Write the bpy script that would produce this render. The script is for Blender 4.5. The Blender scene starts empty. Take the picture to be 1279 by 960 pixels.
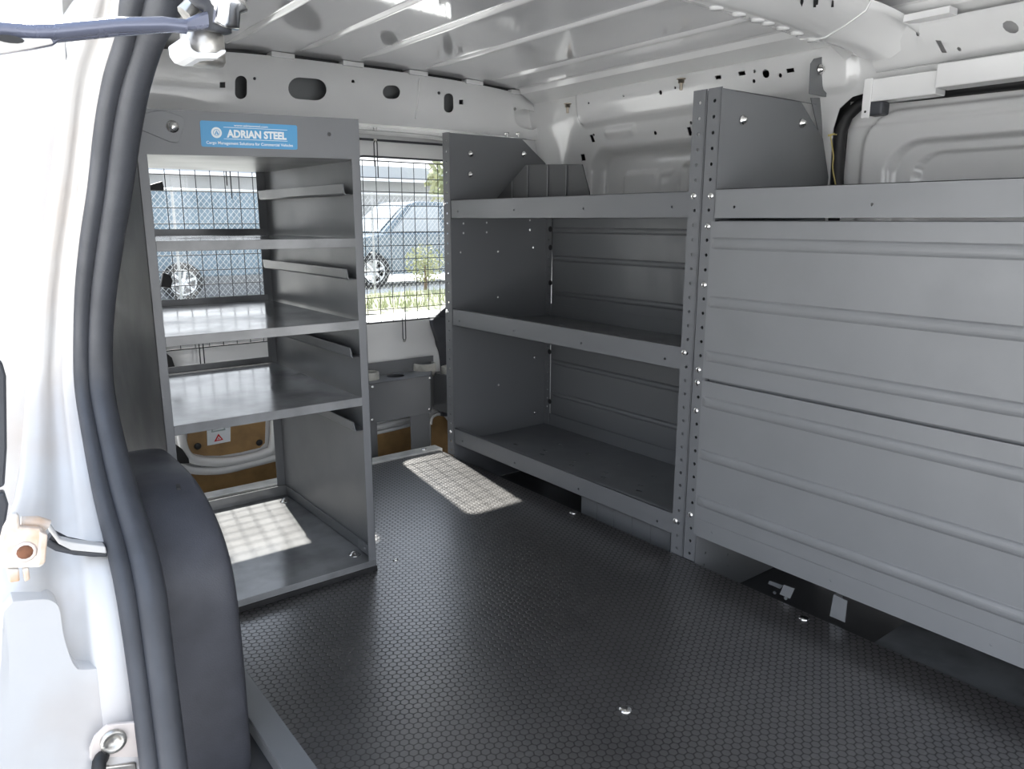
import bpy, bmesh, math, random
from mathutils import Vector, Matrix
from mathutils.geometry import delaunay_2d_cdt
random.seed(7)
C = bpy.context.scene.collection
PI = math.pi

# ------------------------------------------------------------------ camera
F_PX, EYE = 936.1, 0.90
YAW, PITCH, ROLL = math.radians(37.68), math.radians(12.348), math.radians(0.069)
fw = Vector((math.sin(YAW)*math.cos(PITCH), math.cos(YAW)*math.cos(PITCH), -math.sin(PITCH)))
rt = Vector((math.cos(YAW), -math.sin(YAW), 0)); up = rt.cross(fw)
rt, up = rt*math.cos(ROLL)+up*math.sin(ROLL), up*math.cos(ROLL)-rt*math.sin(ROLL)
cam_d = bpy.data.cameras.new('camera'); cam = bpy.data.objects.new('camera', cam_d); C.objects.link(cam)
cam.matrix_world = Matrix(((rt.x, up.x, -fw.x, 0), (rt.y, up.y, -fw.y, 0), (rt.z, up.z, -fw.z, EYE), (0, 0, 0, 1)))
cam_d.sensor_width = 36; cam_d.lens = F_PX/1279*36; cam_d.clip_start = 0.02; cam_d.clip_end = 300
bpy.context.scene.camera = cam

def ray(px, py): return fw*F_PX + rt*(px-639.5) - up*(py-480)
def at_x(px, py, x): d = ray(px, py); t = x/d.x; return Vector((x, d.y*t, EYE+d.z*t))
def at_y(px, py, y): d = ray(px, py); t = y/d.y; return Vector((d.x*t, y, EYE+d.z*t))
def at_z(px, py, z): d = ray(px, py); t = (z-EYE)/d.z; return Vector((d.x*t, d.y*t, z))

# ------------------------------------------------------------------ materials
M = {}
def mat(name, col, rough=0.5, metal=0.0, bump=0.0, bscale=200.0, var=0.0, vscale=4.0, col2=None, coat=0.0, rvar=0.0, spec=0.5):
    m = bpy.data.materials.new(name); m.use_nodes = True
    nt = m.node_tree; N = nt.nodes; L = nt.links
    b = N['Principled BSDF']
    b.inputs['Base Color'].default_value = (*col, 1); b.inputs['Roughness'].default_value = rough
    b.inputs['Metallic'].default_value = metal; b.inputs['Coat Weight'].default_value = coat
    b.inputs['Coat Roughness'].default_value = 0.05; b.inputs['Specular IOR Level'].default_value = spec
    tc = N.new('ShaderNodeTexCoord')
    if var or rvar:
        n = N.new('ShaderNodeTexNoise'); n.inputs['Scale'].default_value = vscale; n.inputs['Detail'].default_value = 6
        L.new(tc.outputs['Object'], n.inputs['Vector'])
        if var:
            mx = N.new('ShaderNodeMix'); mx.data_type = 'RGBA'
            c2 = col2 or tuple(c*(1-var) for c in col)
            mx.inputs[6].default_value = (*col, 1); mx.inputs[7].default_value = (*c2, 1)
            rp = N.new('ShaderNodeMapRange'); rp.inputs[1].default_value = 0.42; rp.inputs[2].default_value = 0.68
            L.new(n.outputs['Fac'], rp.inputs[0]); L.new(rp.outputs[0], mx.inputs[0]); L.new(mx.outputs[2], b.inputs['Base Color'])
        if rvar:
            rr = N.new('ShaderNodeMapRange'); rr.inputs[1].default_value = 0.35; rr.inputs[2].default_value = 0.65
            rr.inputs[3].default_value = max(0.02, rough-rvar); rr.inputs[4].default_value = rough+rvar
            L.new(n.outputs['Fac'], rr.inputs[0]); L.new(rr.outputs[0], b.inputs['Roughness'])
    if bump:
        n2 = N.new('ShaderNodeTexNoise'); n2.inputs['Scale'].default_value = bscale; n2.inputs['Detail'].default_value = 3
        L.new(tc.outputs['Object'], n2.inputs['Vector'])
        bp = N.new('ShaderNodeBump'); bp.inputs['Strength'].default_value = bump; bp.inputs['Distance'].default_value = 0.001
        L.new(n2.outputs['Fac'], bp.inputs['Height']); L.new(bp.outputs[0], b.inputs['Normal'])
    M[name] = m; return m

mat('steel', (0.158, 0.163, 0.172), 0.36, bump=0.12, bscale=350, rvar=0.05, vscale=9)
mat('steel_panel', (0.205, 0.211, 0.22), 0.36, bump=0.10, bscale=350, rvar=0.05, vscale=6, var=0.06)
mat('steel_shelf', (0.25, 0.255, 0.26), 0.16, bump=0.05, bscale=300, var=0.45, vscale=7, rvar=0.07)
mat('steel_dark', (0.050, 0.051, 0.055), 0.42, bump=0.12, bscale=350)
mat('white_paint', (0.77, 0.77, 0.768), 0.16, coat=0.6, var=0.05, vscale=3)
mat('roof_paint', (0.70, 0.70, 0.71), 0.07, coat=0.8, var=0.04, vscale=3)
mat('white_worn', (0.58, 0.575, 0.57), 0.3, coat=0.3, var=0.25, vscale=5, col2=(0.53, 0.49, 0.46))
mat('chrome', (0.85, 0.84, 0.82), 0.18, metal=1.0)
mat('zinc', (0.62, 0.60, 0.56), 0.32, metal=0.9, var=0.3, vscale=60)
mat('brass_stud', (0.50, 0.44, 0.36), 0.35, metal=0.9)
mat('rubber', (0.050, 0.053, 0.062), 0.48, bump=0.3, bscale=120, var=0.2, vscale=12, rvar=0.08)
mat('trim_plastic', (0.060, 0.062, 0.074), 0.55, bump=0.6, bscale=420, var=0.25, vscale=10, rvar=0.08)
mat('black', (0.012, 0.012, 0.013), 0.5)
mat('cavity_shade', (0.05, 0.05, 0.052), 0.7)  # near-black colour stands for the shade behind holes in the body
mat('wire', (0.015, 0.017, 0.022), 0.45)
mat('hardboard', (0.36, 0.215, 0.085), 0.5, var=0.35, vscale=14, bump=0.2, bscale=300)
mat('pvc', (0.50, 0.49, 0.45), 0.5, var=0.3, vscale=25)
mat('blue_label', (0.085, 0.33, 0.60), 0.4)
mat('white_label', (0.82, 0.86, 0.88), 0.5)
mat('grey_print', (0.35, 0.42, 0.42), 0.5)
mat('red_print', (0.65, 0.02, 0.02), 0.4)
mat('aluminium', (0.80, 0.79, 0.76), 0.3, metal=0.3, var=0.25, vscale=20)
mat('string', (0.55, 0.45, 0.16), 0.7)
mat('rust', (0.20, 0.085, 0.045), 0.8, var=0.5, vscale=60, bump=0.8, bscale=90)
mat('bracket_worn', (0.70, 0.67, 0.63), 0.4, var=1, vscale=16, col2=(0.52, 0.30, 0.15))
mat('arm_steel', (0.13, 0.14, 0.19), 0.24, metal=0.35, rvar=0.1, vscale=30)
mat('beige_metal', (0.62, 0.56, 0.53), 0.4)
mat('concrete', (0.70, 0.69, 0.66), 0.9, var=0.2, vscale=1.5)
mat('verge', (0.28, 0.29, 0.18), 0.95, var=0.8, vscale=2.0, col2=(0.55, 0.52, 0.42))
mat('leaf', (0.36, 0.37, 0.22), 0.7, var=0.5, vscale=1.5, col2=(0.24, 0.28, 0.13))
mat('bark', (0.15, 0.11, 0.08), 0.9)
mat('building_wall', (0.33, 0.335, 0.335), 0.8, var=0.15, vscale=0.8)
mat('building_roof', (0.36, 0.38, 0.40), 0.7)
mat('fence_wire', (0.42, 0.43, 0.44), 0.4, metal=0.3)
mat('blue_body', (0.17, 0.235, 0.29), 0.5, var=0.25, vscale=2)
mat('car_dark', (0.12, 0.165, 0.20), 0.25, coat=0.6)
mat('car_white', (0.75, 0.76, 0.78), 0.25, coat=0.6)
mat('car_glass', (0.35, 0.38, 0.40), 0.08)
mat('tyre', (0.03, 0.03, 0.03), 0.8)
mat('rim_white', (0.8, 0.8, 0.8), 0.4)

def glass_mat():
    m = bpy.data.materials.new('window_glass'); m.use_nodes = True
    nt = m.node_tree; N = nt.nodes; L = nt.links; N.clear()
    o = N.new('ShaderNodeOutputMaterial'); t = N.new('ShaderNodeBsdfTransparent'); g = N.new('ShaderNodeBsdfGlossy')
    t.inputs[0].default_value = (0.95, 0.955, 0.95, 1); g.inputs['Roughness'].default_value = 0.02
    f = N.new('ShaderNodeFresnel'); ge = N.new('ShaderNodeNewGeometry'); mr = N.new('ShaderNodeMapRange'); mr.inputs[3].default_value = 1.45; mr.inputs[4].default_value = 1/1.45
    L.new(ge.outputs['Backfacing'], mr.inputs[0]); L.new(mr.outputs[0], f.inputs[0]); x = N.new('ShaderNodeMixShader')
    L.new(f.outputs[0], x.inputs[0]); L.new(t.outputs[0], x.inputs[1]); L.new(g.outputs[0], x.inputs[2]); L.new(x.outputs[0], o.inputs[0])
    M['glass'] = m
glass_mat()

def mat_floor():
    """black rubber-faced deck with raised hexagonal studs, scuffs and fine scratches"""
    m = mat('rubber_mat', (0.03, 0.03, 0.032), 0.35)
    nt = m.node_tree; N = nt.nodes; L = nt.links; b = N['Principled BSDF']
    tc = N.new('ShaderNodeTexCoord'); sep = N.new('ShaderNodeSeparateXYZ'); L.new(tc.outputs['Object'], sep.inputs[0])
    def mth(op, a, bb=None, c=None):
        n = N.new('ShaderNodeMath'); n.operation = op
        for i, v in enumerate((a, bb, c)):
            if v is None: continue
            if isinstance(v, (int, float)): n.inputs[i].default_value = v
            else: L.new(v, n.inputs[i])
        return n.outputs[0]
    P = 0.0165; ds = []
    u = mth('MULTIPLY', sep.outputs[1], 1/P); v = mth('MULTIPLY', sep.outputs[0], 1/(P*1.7320508))
    for off in (0.0, 0.5):
        a = mth('SUBTRACT', mth('FRACT', mth('ADD', u, off)), 0.5)
        c = mth('MULTIPLY', mth('SUBTRACT', mth('FRACT', mth('ADD', v, off)), 0.5), 1.7320508)
        ax = mth('ABSOLUTE', a); ay = mth('ABSOLUTE', c)
        hx = mth('MAXIMUM', ax, mth('ADD', mth('MULTIPLY', ax, 0.5), mth('MULTIPLY', ay, 0.8660254)))
        ds.append(mth('ADD', mth('MULTIPLY', hx, 0.6), mth('MULTIPLY', mth('SQRT', mth('ADD', mth('MULTIPLY', a, a), mth('MULTIPLY', c, c))), 0.4)))
    d = mth('MINIMUM', ds[0], ds[1])
    mr = N.new('ShaderNodeMapRange'); mr.interpolation_type = 'SMOOTHSTEP'
    mr.inputs[1].default_value = 0.37; mr.inputs[2].default_value = 0.49; mr.inputs[3].default_value = 1; mr.inputs[4].default_value = 0
    L.new(d, mr.inputs[0])
    disc = mr.outputs[0]
    # dust and scuffs
    n = N.new('ShaderNodeTexNoise'); n.inputs['Scale'].default_value = 3.0; n.inputs['Detail'].default_value = 8; L.new(tc.outputs['Object'], n.inputs['Vector'])
    mp = N.new('ShaderNodeMapping'); mp.inputs['Rotation'].default_value = (0, 0, 0.9); mp.inputs['Scale'].default_value = (1.2, 14, 1)
    L.new(tc.outputs['Object'], mp.inputs[0])
    n3 = N.new('ShaderNodeTexNoise'); n3.inputs['Scale'].default_value = 5.0; n3.inputs['Detail'].default_value = 8; n3.inputs['Distortion'].default_value = 1.2
    L.new(mp.outputs[0], n3.inputs['Vector'])
    sc = N.new('ShaderNodeMapRange'); sc.inputs[1].default_value = 0.57; sc.inputs[2].default_value = 0.72; L.new(n3.outputs['Fac'], sc.inputs[0])
    dust = N.new('ShaderNodeMapRange'); dust.inputs[1].default_value = 0.4; dust.inputs[2].default_value = 0.75; L.new(n.outputs['Fac'], dust.inputs[0])
    mix = N.new('ShaderNodeMix'); mix.data_type = 'RGBA'; mix.inputs[6].default_value = (0.016, 0.015, 0.015, 1); mix.inputs[7].default_value = (0.040, 0.038, 0.039, 1)
    L.new(disc, mix.inputs[0])
    mix2 = N.new('ShaderNodeMix'); mix2.data_type = 'RGBA'; mix2.inputs[7].default_value = (0.12, 0.115, 0.11, 1)
    L.new(mix.outputs[2], mix2.inputs[6]); L.new(mth('ADD', mth('MULTIPLY', sc.outputs[0], 0.42), mth('MULTIPLY', dust.outputs[0], 0.16)), mix2.inputs[0])
    L.new(mix2.outputs[2], b.inputs['Base Color'])
    L.new(mth('ADD', mth('MULTIPLY', n.outputs['Fac'], 0.22), 0.225), b.inputs['Roughness'])
    bp = N.new('ShaderNodeBump'); bp.inputs['Strength'].default_value = 0.35; bp.inputs['Distance'].default_value = 0.0012
    b.inputs['Specular IOR Level'].default_value = 0.85; b.inputs['Coat Roughness'].default_value = 0.29; b.inputs['Coat IOR'].default_value = 1.95; L.new(mth('MULTIPLY', disc, 0.9), b.inputs['Coat Weight'])
    L.new(disc, bp.inputs['Height']); L.new(bp.outputs[0], b.inputs['Normal'])
mat_floor()

# ------------------------------------------------------------------ mesh building
class MB:
    def __init__(s): s.v = []; s.f = []; s.sm = []
    def add(s, vs, fs, smooth=False):
        k = len(s.v); s.v += [Vector(p) for p in vs]
        for f in fs: s.f.append([i+k for i in f]); s.sm.append(smooth)
        return s
    def box(s, x0, x1, y0, y1, z0, z1):
        x0, x1 = sorted((x0, x1)); y0, y1 = sorted((y0, y1)); z0, z1 = sorted((z0, z1))
        return s.add([(x, y, z) for x in (x0, x1) for y in (y0, y1) for z in (z0, z1)],
                     [(0, 1, 3, 2), (4, 6, 7, 5), (0, 4, 5, 1), (2, 3, 7, 6), (0, 2, 6, 4), (1, 5, 7, 3)])
    def tube(s, pts, r, n=8, caps=True, closed=False):
        pts = [Vector(p) for p in pts]; k = len(pts); rs = r if isinstance(r, (list, tuple)) else [r]*k
        vs = []; prev = None
        for i, p in enumerate(pts):
            if closed: t = (pts[(i+1) % k]-pts[i-1])
            else: t = pts[min(i+1, k-1)]-pts[max(i-1, 0)]
            t.normalize()
            if prev is None: a = Vector((0, 0, 1)) if abs(t.z) < 0.9 else Vector((1, 0, 0)); prev = t.cross(a).normalized()
            u = (prev - t*prev.dot(t)).normalized(); w = t.cross(u); prev = u
            vs += [p+(u*math.cos(2*PI*j/n)+w*math.sin(2*PI*j/n))*rs[i] for j in range(n)]
        fs = []
        for i in range(k if closed else k-1):
            for j in range(n):
                a = i*n+j; b = i*n+(j+1) % n; c = ((i+1) % k)*n+(j+1) % n; d = ((i+1) % k)*n+j
                fs.append((a, d, c, b))
        s.add(vs, fs, True)
        if caps and not closed:
            s.add(vs[:n], [tuple(range(n))]); s.add(vs[-n:], [tuple(reversed(range(n)))])
        return s
    def lathe(s, prof, o, ax, n=16):
        """prof [(r, h)] about axis ax through o"""
        ax = Vector(ax).normalized(); a = Vector((0, 0, 1)) if abs(ax.z) < 0.9 else Vector((1, 0, 0))
        u = ax.cross(a).normalized(); w = ax.cross(u); o = Vector(o)
        vs = [o+ax*h+(u*math.cos(2*PI*j/n)+w*math.sin(2*PI*j/n))*r for r, h in prof for j in range(n)]
        fs = [(i*n+j, i*n+(j+1) % n, (i+1)*n+(j+1) % n, (i+1)*n+j) for i in range(len(prof)-1) for j in range(n)]
        return s.add(vs, fs, True)
    def prism(s, poly, fn, a, b):
        """poly 2d points, fn(u, v, w) -> 3d, extruded from w=a to w=b"""
        n = len(poly)
        s.add([fn(u, v, a) for u, v in poly]+[fn(u, v, b) for u, v in poly],
              [tuple(reversed(range(n))), tuple(range(n, 2*n))]+[(i, (i+1) % n, n+(i+1) % n, n+i) for i in range(n)])
        return s
    def grid(s, nu, nv, fn, smooth=True):
        vs = [fn(i/nu, j/nv) for i in range(nu+1) for j in range(nv+1)]
        return s.add(vs, [(i*(nv+1)+j, (i+1)*(nv+1)+j, (i+1)*(nv+1)+j+1, i*(nv+1)+j+1) for i in range(nu) for j in range(nv)], smooth)
    def plate(s, outline, holes, fn, thick, step=None, smooth=False):
        """sheet with true cut-outs: outline and holes in 2d, fn(u, v, w) -> 3d, w in (0, thick)"""
        vs = [Vector(p) for p in outline]; fc = [list(range(len(vs)))]
        for h in holes:
            k = len(vs); vs += [Vector(p) for p in h]; fc.append(list(range(k, k+len(h))))
        if step:
            us = [p[0] for p in outline]; ws = [p[1] for p in outline]; ed = []
            def inside(poly, x, y):
                c = False; j = len(poly)-1
                for i in range(len(poly)):
                    if (poly[i][1] > y) != (poly[j][1] > y) and x < (poly[j][0]-poly[i][0])*(y-poly[i][1])/(poly[j][1]-poly[i][1])+poly[i][0]: c = not c
                    j = i
                return c
            u = min(us)+step/2
            while u < max(us):
                w = min(ws)+step/2
                while w < max(ws):
                    if inside(outline, u, w) and not any(inside(h, u, w) for h in holes): vs.append(Vector((u, w)))
                    w += step
                u += step
        r = delaunay_2d_cdt([Vector((p[0], p[1])) for p in vs], [], fc, 2, 1e-6)
        V, Fc = r[0], r[2]
        front = [fn(p.x, p.y, 0) for p in V]; back = [fn(p.x, p.y, thick) for p in V]; n = len(V)
        s.add(front+back, [tuple(f) for f in Fc]+[tuple(i+n for i in reversed(f)) for f in Fc], smooth)
        for lp in [outline]+list(holes):
            m = len(lp); s.add([fn(p[0], p[1], 0) for p in lp]+[fn(p[0], p[1], thick) for p in lp], [(i, (i+1) % m, m+(i+1) % m, m+i) for i in range(m)])
        return s
    def build(s, name, m, parent=None, bevel=0.0, loc=None, fix=False, seg=2):
        if parent is not None: o0 = wloc(parent)
        elif loc is not None: o0 = Vector(loc)
        else:
            xs = [p.x for p in s.v]; ys = [p.y for p in s.v]; zs = [p.z for p in s.v]
            o0 = Vector(((min(xs)+max(xs))/2, (min(ys)+max(ys))/2, min(zs)))
        me = bpy.data.meshes.new(name); me.from_pydata([p-o0 for p in s.v], [], s.f)
        for p, q in zip(me.polygons, s.sm): p.use_smooth = q
        if fix:
            bm = bmesh.new(); bm.from_mesh(me); bmesh.ops.remove_doubles(bm, verts=bm.verts, dist=1e-5)
            bmesh.ops.recalc_face_normals(bm, faces=bm.faces); bm.to_mesh(me); bm.free()
        me.materials.append(M[m]); o = bpy.data.objects.new(name, me); C.objects.link(o)
        if parent is not None: o.parent = parent
        else: o.location = o0
        if bevel:
            b = o.modifiers.new('bevel', 'BEVEL'); b.width = bevel; b.segments = seg; b.limit_method = 'ANGLE'; b.angle_limit = 0.6
        return o

def wloc(o):
    v = Vector((0, 0, 0))
    while o is not None: v += o.location; o = o.parent
    return v
def tag(o, label, cat, group=None, kind=None):
    if label: o['label'] = label
    if cat: o['category'] = cat
    if group: o['group'] = group
    if kind: o['kind'] = kind
    return o
def thing(name, loc, label, cat, group=None):
    o = bpy.data.objects.new(name, None); C.objects.link(o); o.location = loc; o.empty_display_size = 0.05
    return tag(o, label, cat, group)
def struct(o): o['kind'] = 'structure'; return o
def circ(u, v, r, n=12, ry=None): ry = ry or r; return [(u+r*math.cos(2*PI*i/n), v+ry*math.sin(2*PI*i/n)) for i in range(n)]
def capsule(u, v, w, h, ang=0.0, n=6):
    """rounded slot of width w and height h"""
    r = min(w, h)/2; pts = []
    for cx, cy, a0 in ((w/2-r, h/2-r, 0), (-(w/2-r), h/2-r, PI/2), (-(w/2-r), -(h/2-r), PI), (w/2-r, -(h/2-r), 1.5*PI)):
        for i in range(n+1):
            a = a0+PI/2*i/n; p = (cx+r*math.cos(a), cy+r*math.sin(a))
            if not pts or (abs(pts[-1][0]-p[0])+abs(pts[-1][1]-p[1])) > 1e-6: pts.append(p)
    if abs(pts[0][0]-pts[-1][0])+abs(pts[0][1]-pts[-1][1]) < 1e-6: pts.pop()
    c, s = math.cos(ang), math.sin(ang)
    return [(u+x*c-y*s, v+x*s+y*c) for x, y in pts]
def rrect(u0, u1, v0, v1, r, n=5):
    pts = []
    for cx, cy, a0 in ((u1-r, v1-r, 0), (u0+r, v1-r, PI/2), (u0+r, v0+r, PI), (u1-r, v0+r, 1.5*PI)):
        for i in range(n+1): a = a0+PI/2*i/n; pts.append((cx+r*math.cos(a), cy+r*math.sin(a)))
    return pts
def rect(u0, u1, v0, v1): return [(u0, v0), (u1, v0), (u1, v1), (u0, v1)]
def sstep(a, b, x): t = max(0, min(1, (x-a)/(b-a))); return t*t*(3-2*t)
def XZ(y0): return lambda u, v, w: Vector((u, y0+w, v))          # plate facing -y
def YZ(x0): return lambda u, v, w: Vector((x0+w, u, v))          # plate facing -x
def dome(p, ax, r=0.009, h=0.005):
    m = MB(); m.lathe([(r*1.0, 0), (r*1.02, h*0.25), (r*0.85, h*0.7), (r*0.5, h*0.95), (0.0001, h)], p, ax, 12); return m

# ================================================================== THE VAN BODY
FX = 1.534           # front face of the driver-side shelving
# floor
f = MB(); f.box(0.41, 1.531, -1.4, 2.455, -0.018, 0.0); struct(f.build('floor', 'rubber_mat', loc=(0, 0, 0)))
f = MB(); f.box(0.10, 1.53, -1.4, 2.515, -0.20, -0.030); f.box(1.53, 2.15, -1.4, 2.515, -0.20, -0.13); f.box(0.10, 2.15, 2.515, 2.88, -0.21, -0.20); struct(f.build('floor_pan', 'steel_dark', loc=(0, 0, -.07)))
# step strip along the side door and rear sill
f = MB(); f.box(0.362, 0.4095, 0.2, 1.66, -0.004, 0.002); f.box(0.362, 0.366, 0.2, 1.66, -0.06, -0.004); struct(f.build('trim_1', 'steel_panel', bevel=0.0015))
f = MB(); f.box(0.40, 1.545, 2.457, 2.515, -0.02, 0.006); f.box(0.40, 1.545, 2.50, 2.515, -0.05, -0.02); s1 = struct(f.build('trim_2', 'aluminium', bevel=0.002))
for x in (0.62, 1.05, 1.475): dome((x, 2.485, 0.006), (0, 0, 1), 0.011, 0.004).build('bolt', 'chrome', s1)

# ceiling skin, gently crowned and turned down at both sides
def zc(x): return 1.415-0.035*abs((x-1.28)/0.75)**3
f = MB(); f.grid(40, 8, lambda u, v: Vector((0.40+1.62*u, -1.2+4.07*v, zc(0.40+1.62*u))))
f.grid(4, 2, lambda u, v: Vector((0.40+1.62*u, -1.2+4.07*v, zc(0.40+1.62*u)+0.03)))
ceil = struct(f.build('ceiling', 'roof_paint'))
beads = [(0.78, 1.15), (1.005, 1.15), (1.21, 1.15), (1.46, 1.15), (1.745, 1.15)]
for i, (x, y0) in enumerate(beads):
    z = zc(x); f = MB(); n = 20
    f.grid(n, 4, lambda u, v: Vector((x+(v-0.5)*0.026*(0.5+0.5*min(1, 8*min(u, 1-u))), y0+(2.40-y0)*u, z+0.001-0.011*math.sin(PI*v)*min(1, 8*min(u, 1-u)))))
    tag(f.build('pressed_rib', 'white_paint', ceil), None, None)

# rear header beam
hy = 2.42
def zt(x): return zc(x)-0.012
def hb(x): return 1.212+0.012*sstep(0.5, 1.5, x)-0.01*sstep(1.6, 2.1, x)
outl = [(0.42+1.68*i/24, hb(0.42+1.68*i/24)) for i in range(25)] + [(2.1-1.68*i/24, zt(2.1-1.68*i/24)) for i in range(25)]
def pxh(cx, cy, w, h, ang=0, sq=False):
    pts = [(cx+a, cy+b) for a, b in (((-w/2, -h/2), (w/2, -h/2), (w/2, h/2), (-w/2, h/2)) if sq else capsule(0, 0, w, h, ang))]
    return [(at_y(a, b, hy).x, at_y(a, b, hy).z) for a, b in pts]
holes = [pxh(301, 109, 15, 29), pxh(278, 106, 7, 7, sq=True), pxh(384, 111, 48, 27, 0.08), pxh(489, 115, 22, 17), pxh(560.5, 128.5, 12, 24),
         pxh(576, 127.5, 5, 6, sq=True), pxh(659, 149, 33, 23, 0.3), pxh(318, 98, 4, 4), pxh(441, 101.5, 4, 4), pxh(548.5, 116, 4, 4), pxh(643, 136, 4, 4)]
def hfn(u, v, w):
    t = (v-hb(u))/(zt(u)-hb(u)); return Vector((u, hy+0.016*(abs(2*t-1)**3)+w, v))
f = MB(); f.plate(outl, holes, hfn, 0.003, step=0.02, smooth=True)
hdr = struct(f.build('header_beam', 'white_paint'))
f = MB(); f.grid(30, 3, lambda u, v: Vector((0.42+1.68*u, hy+0.016+(2.855-hy-0.016)*v, hb(0.42+1.68*u)-0.004*math.sin(3*v)+0.012*sstep(0.3, 0.4, v))))   # underside
f.grid(30, 1, lambda u, v: Vector((0.42+1.68*u, hy+0.02+0.09*v, zt(0.42+1.68*u)+0.0)))
f.build('underside_flange', 'white_paint', hdr)
f = MB(); f.grid(20, 1, lambda u, v: Vector((0.42+1.68*u, hy+0.07, hb(0.42+1.68*u)+(zt(0.42+1.68*u)-hb(0.42+1.68*u))*v)))
f.build('inner_web', 'steel_panel', hdr)
f = MB()
for x0 in (0.66, 0.93, 1.17, 1.42, 1.66, 1.87): f.box(x0, x0+0.075, hy+0.004, hy+0.05, zt(x0+0.04)-0.004, zc(x0+0.04)-0.001)
f.build('weld_tab', 'white_paint', hdr, bevel=0.002)
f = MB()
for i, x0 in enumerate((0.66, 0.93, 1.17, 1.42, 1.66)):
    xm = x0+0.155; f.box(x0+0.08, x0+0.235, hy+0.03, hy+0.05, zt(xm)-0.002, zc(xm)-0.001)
f.build('painted_gap_shade', 'black', hdr)  # black strips painted as the shade in the gaps between weld tabs
for x, z, r in ((0.835, 1.30, 0.0), ):
    pass
# pressed joint line on the header
f = MB()
for px in (420, ):
    a = at_y(524, 98, hy); b = at_y(519, 148, hy)
    f.tube([a+Vector((0, -.001, 0)), (a+b)/2+Vector((0.002, 0.0015, 0)), b+Vector((0, -.0, 0))], 0.003, 6)
f.build('pressed_joint', 'white_paint', hdr)

# driver's side inner wall: sheet with pressed relief and real cut-outs
def px_x(pts, x): return [(at_x(a, b, x).y, at_x(a, b, x).z) for a, b in pts]
def hole_x(cx, cy, w, h, x=2.0, sq=False, ang=0):
    if sq:
        c, s = math.cos(ang), math.sin(ang)
        q = [(cx+a*c-b*s, cy+a*s+b*c) for a, b in ((-w/2, -h/2), (w/2, -h/2), (w/2, h/2), (-w/2, h/2))]
    else: q = [(cx+w/2*math.cos(t*PI/5), cy+h/2*math.sin(t*PI/5)) for t in range(10)]
    return px_x(q, x)
def sd_rr(y, z, y0, y1, z0, z1, r):
    qx = abs(y-(y0+y1)/2)-(y1-y0)/2+r; qz = abs(z-(z0+z1)/2)-(z1-z0)/2+r
    return math.hypot(max(qx, 0), max(qz, 0))+min(max(qx, qz), 0)-r
def wall_x(y, z):
    x = 2.035-0.055*sstep(1.10, 1.34, z)
    x -= 0.022*(1-sstep(-0.014, 0.0, sd_rr(y, z, 1.10, 2.17, 1.235, 1.60, 0.035)))      # upper bulge
    x -= 0.012*(1-sstep(-0.009, 0.0, sd_rr(y, z, 1.90, 2.055, 1.193, 1.225, 0.014)))    # small pressed bar
    x += 0.060*(1-sstep(-0.040, 0.0, sd_rr(y, z, 1.25, 2.16, 0.60, 1.165, 0.09)))         # window blank recess
    x -= 0.010*(1-sstep(-0.008, 0.0, sd_rr(y, z, 1.86, 2.03, 0.60, 1.075, 0.025)))
    x += 0.012*(1-sstep(-0.008, 0.0, sd_rr(y, z, 1.30, 1.76, 0.60, 1.092, 0.025)))
    x -= 0.006*(1-sstep(-0.006, 0.0, sd_rr(y, z, 1.80, 1.85, 1.055, 1.07, 0.006)))
    return x
# outline: rear wall end, up to rail, forward; lower front corner cut away for the sliding door
arc = px_x([(1036, 240), (1037, 190), (1041, 160), (1052, 136), (1070, 122), (1095, 116)], 2.03)
outl = [(2.47, 0.88), (2.47, 1.352), (-1.2, 1.352), (-1.2, 1.245)] + [(0.95, 1.245)] + [p for p in reversed(arc[:-1])]
outl[-1] = (outl[-1][0], 0.88)
holes = [hole_x(736, 172.5, 4, 9, sq=True, ang=-0.15), hole_x(738.5, 168, 3, 3), hole_x(720.5, 196, 5, 8, sq=True, ang=-.1), hole_x(814, 165.5, 4, 5), hole_x(745, 130, 2.5, 3),
         hole_x(789, 121, 2.5, 3), hole_x(835, 117, 4, 6), hole_x(853.5, 111.3, 2.5, 3.5), hole_x(860, 153, 3.5, 4.5), hole_x(856.5, 163.5, 4.5, 10.5, sq=True, ang=-.12),
         hole_x(907.5, 98.5, 7, 4.5, sq=True, ang=-.15), hole_x(937, 93.5, 8.5, 5, sq=True, ang=-.15), hole_x(953, 91, 3.5, 4.5), hole_x(951, 103, 4, 5),
         hole_x(966.5, 94, 9, 10.5), hole_x(984, 96, 4.5, 5.5), hole_x(997, 90, 9.5, 5, sq=True, ang=-.15), hole_x(642, 160, 3, 4)][:-1]
f = MB(); f.plate(outl, holes, lambda u, v, w: Vector((wall_x(u, v)+w, u, v)), 0.003, step=0.0095, smooth=True)
wr = struct(f.build('wall_right', 'white_paint'))
f = MB(); f.grid(4, 2, lambda u, v: Vector((2.12, -1.2+3.7*u, 0.85+0.50*v))); f.build('dark_backing', 'cavity_shade', wr)  # dark sheet puts the shade behind the wall cut-outs into its colour
# lower wall behind the shelving
f = MB(); f.box(2.06, 2.08, 1.12, 2.86, -0.16, 0.9); f.box(2.06, 2.08, 2.47, 2.86, 0.9, 1.36); f.build('lower_panel', 'white_paint', wr)
# bright longitudinal rail where wall meets roof
f = MB()
def rail(u, v):
    y = 0.4+(2.41-0.4)*u; prof = [(1.985, 1.352), (1.965, 1.346), (1.905, 1.376), (1.895, 1.393), (1.880, 1.40)]
    k = v*4; i = min(3, int(k)); t = k-i
    return Vector((prof[i][0]*(1-t)+prof[i+1][0]*t, y, prof[i][1]*(1-t)+prof[i+1][1]*t))
f.grid(30, 4, rail, smooth=False); struct(f.build('trim_3', 'white_paint', bevel=0))
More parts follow.
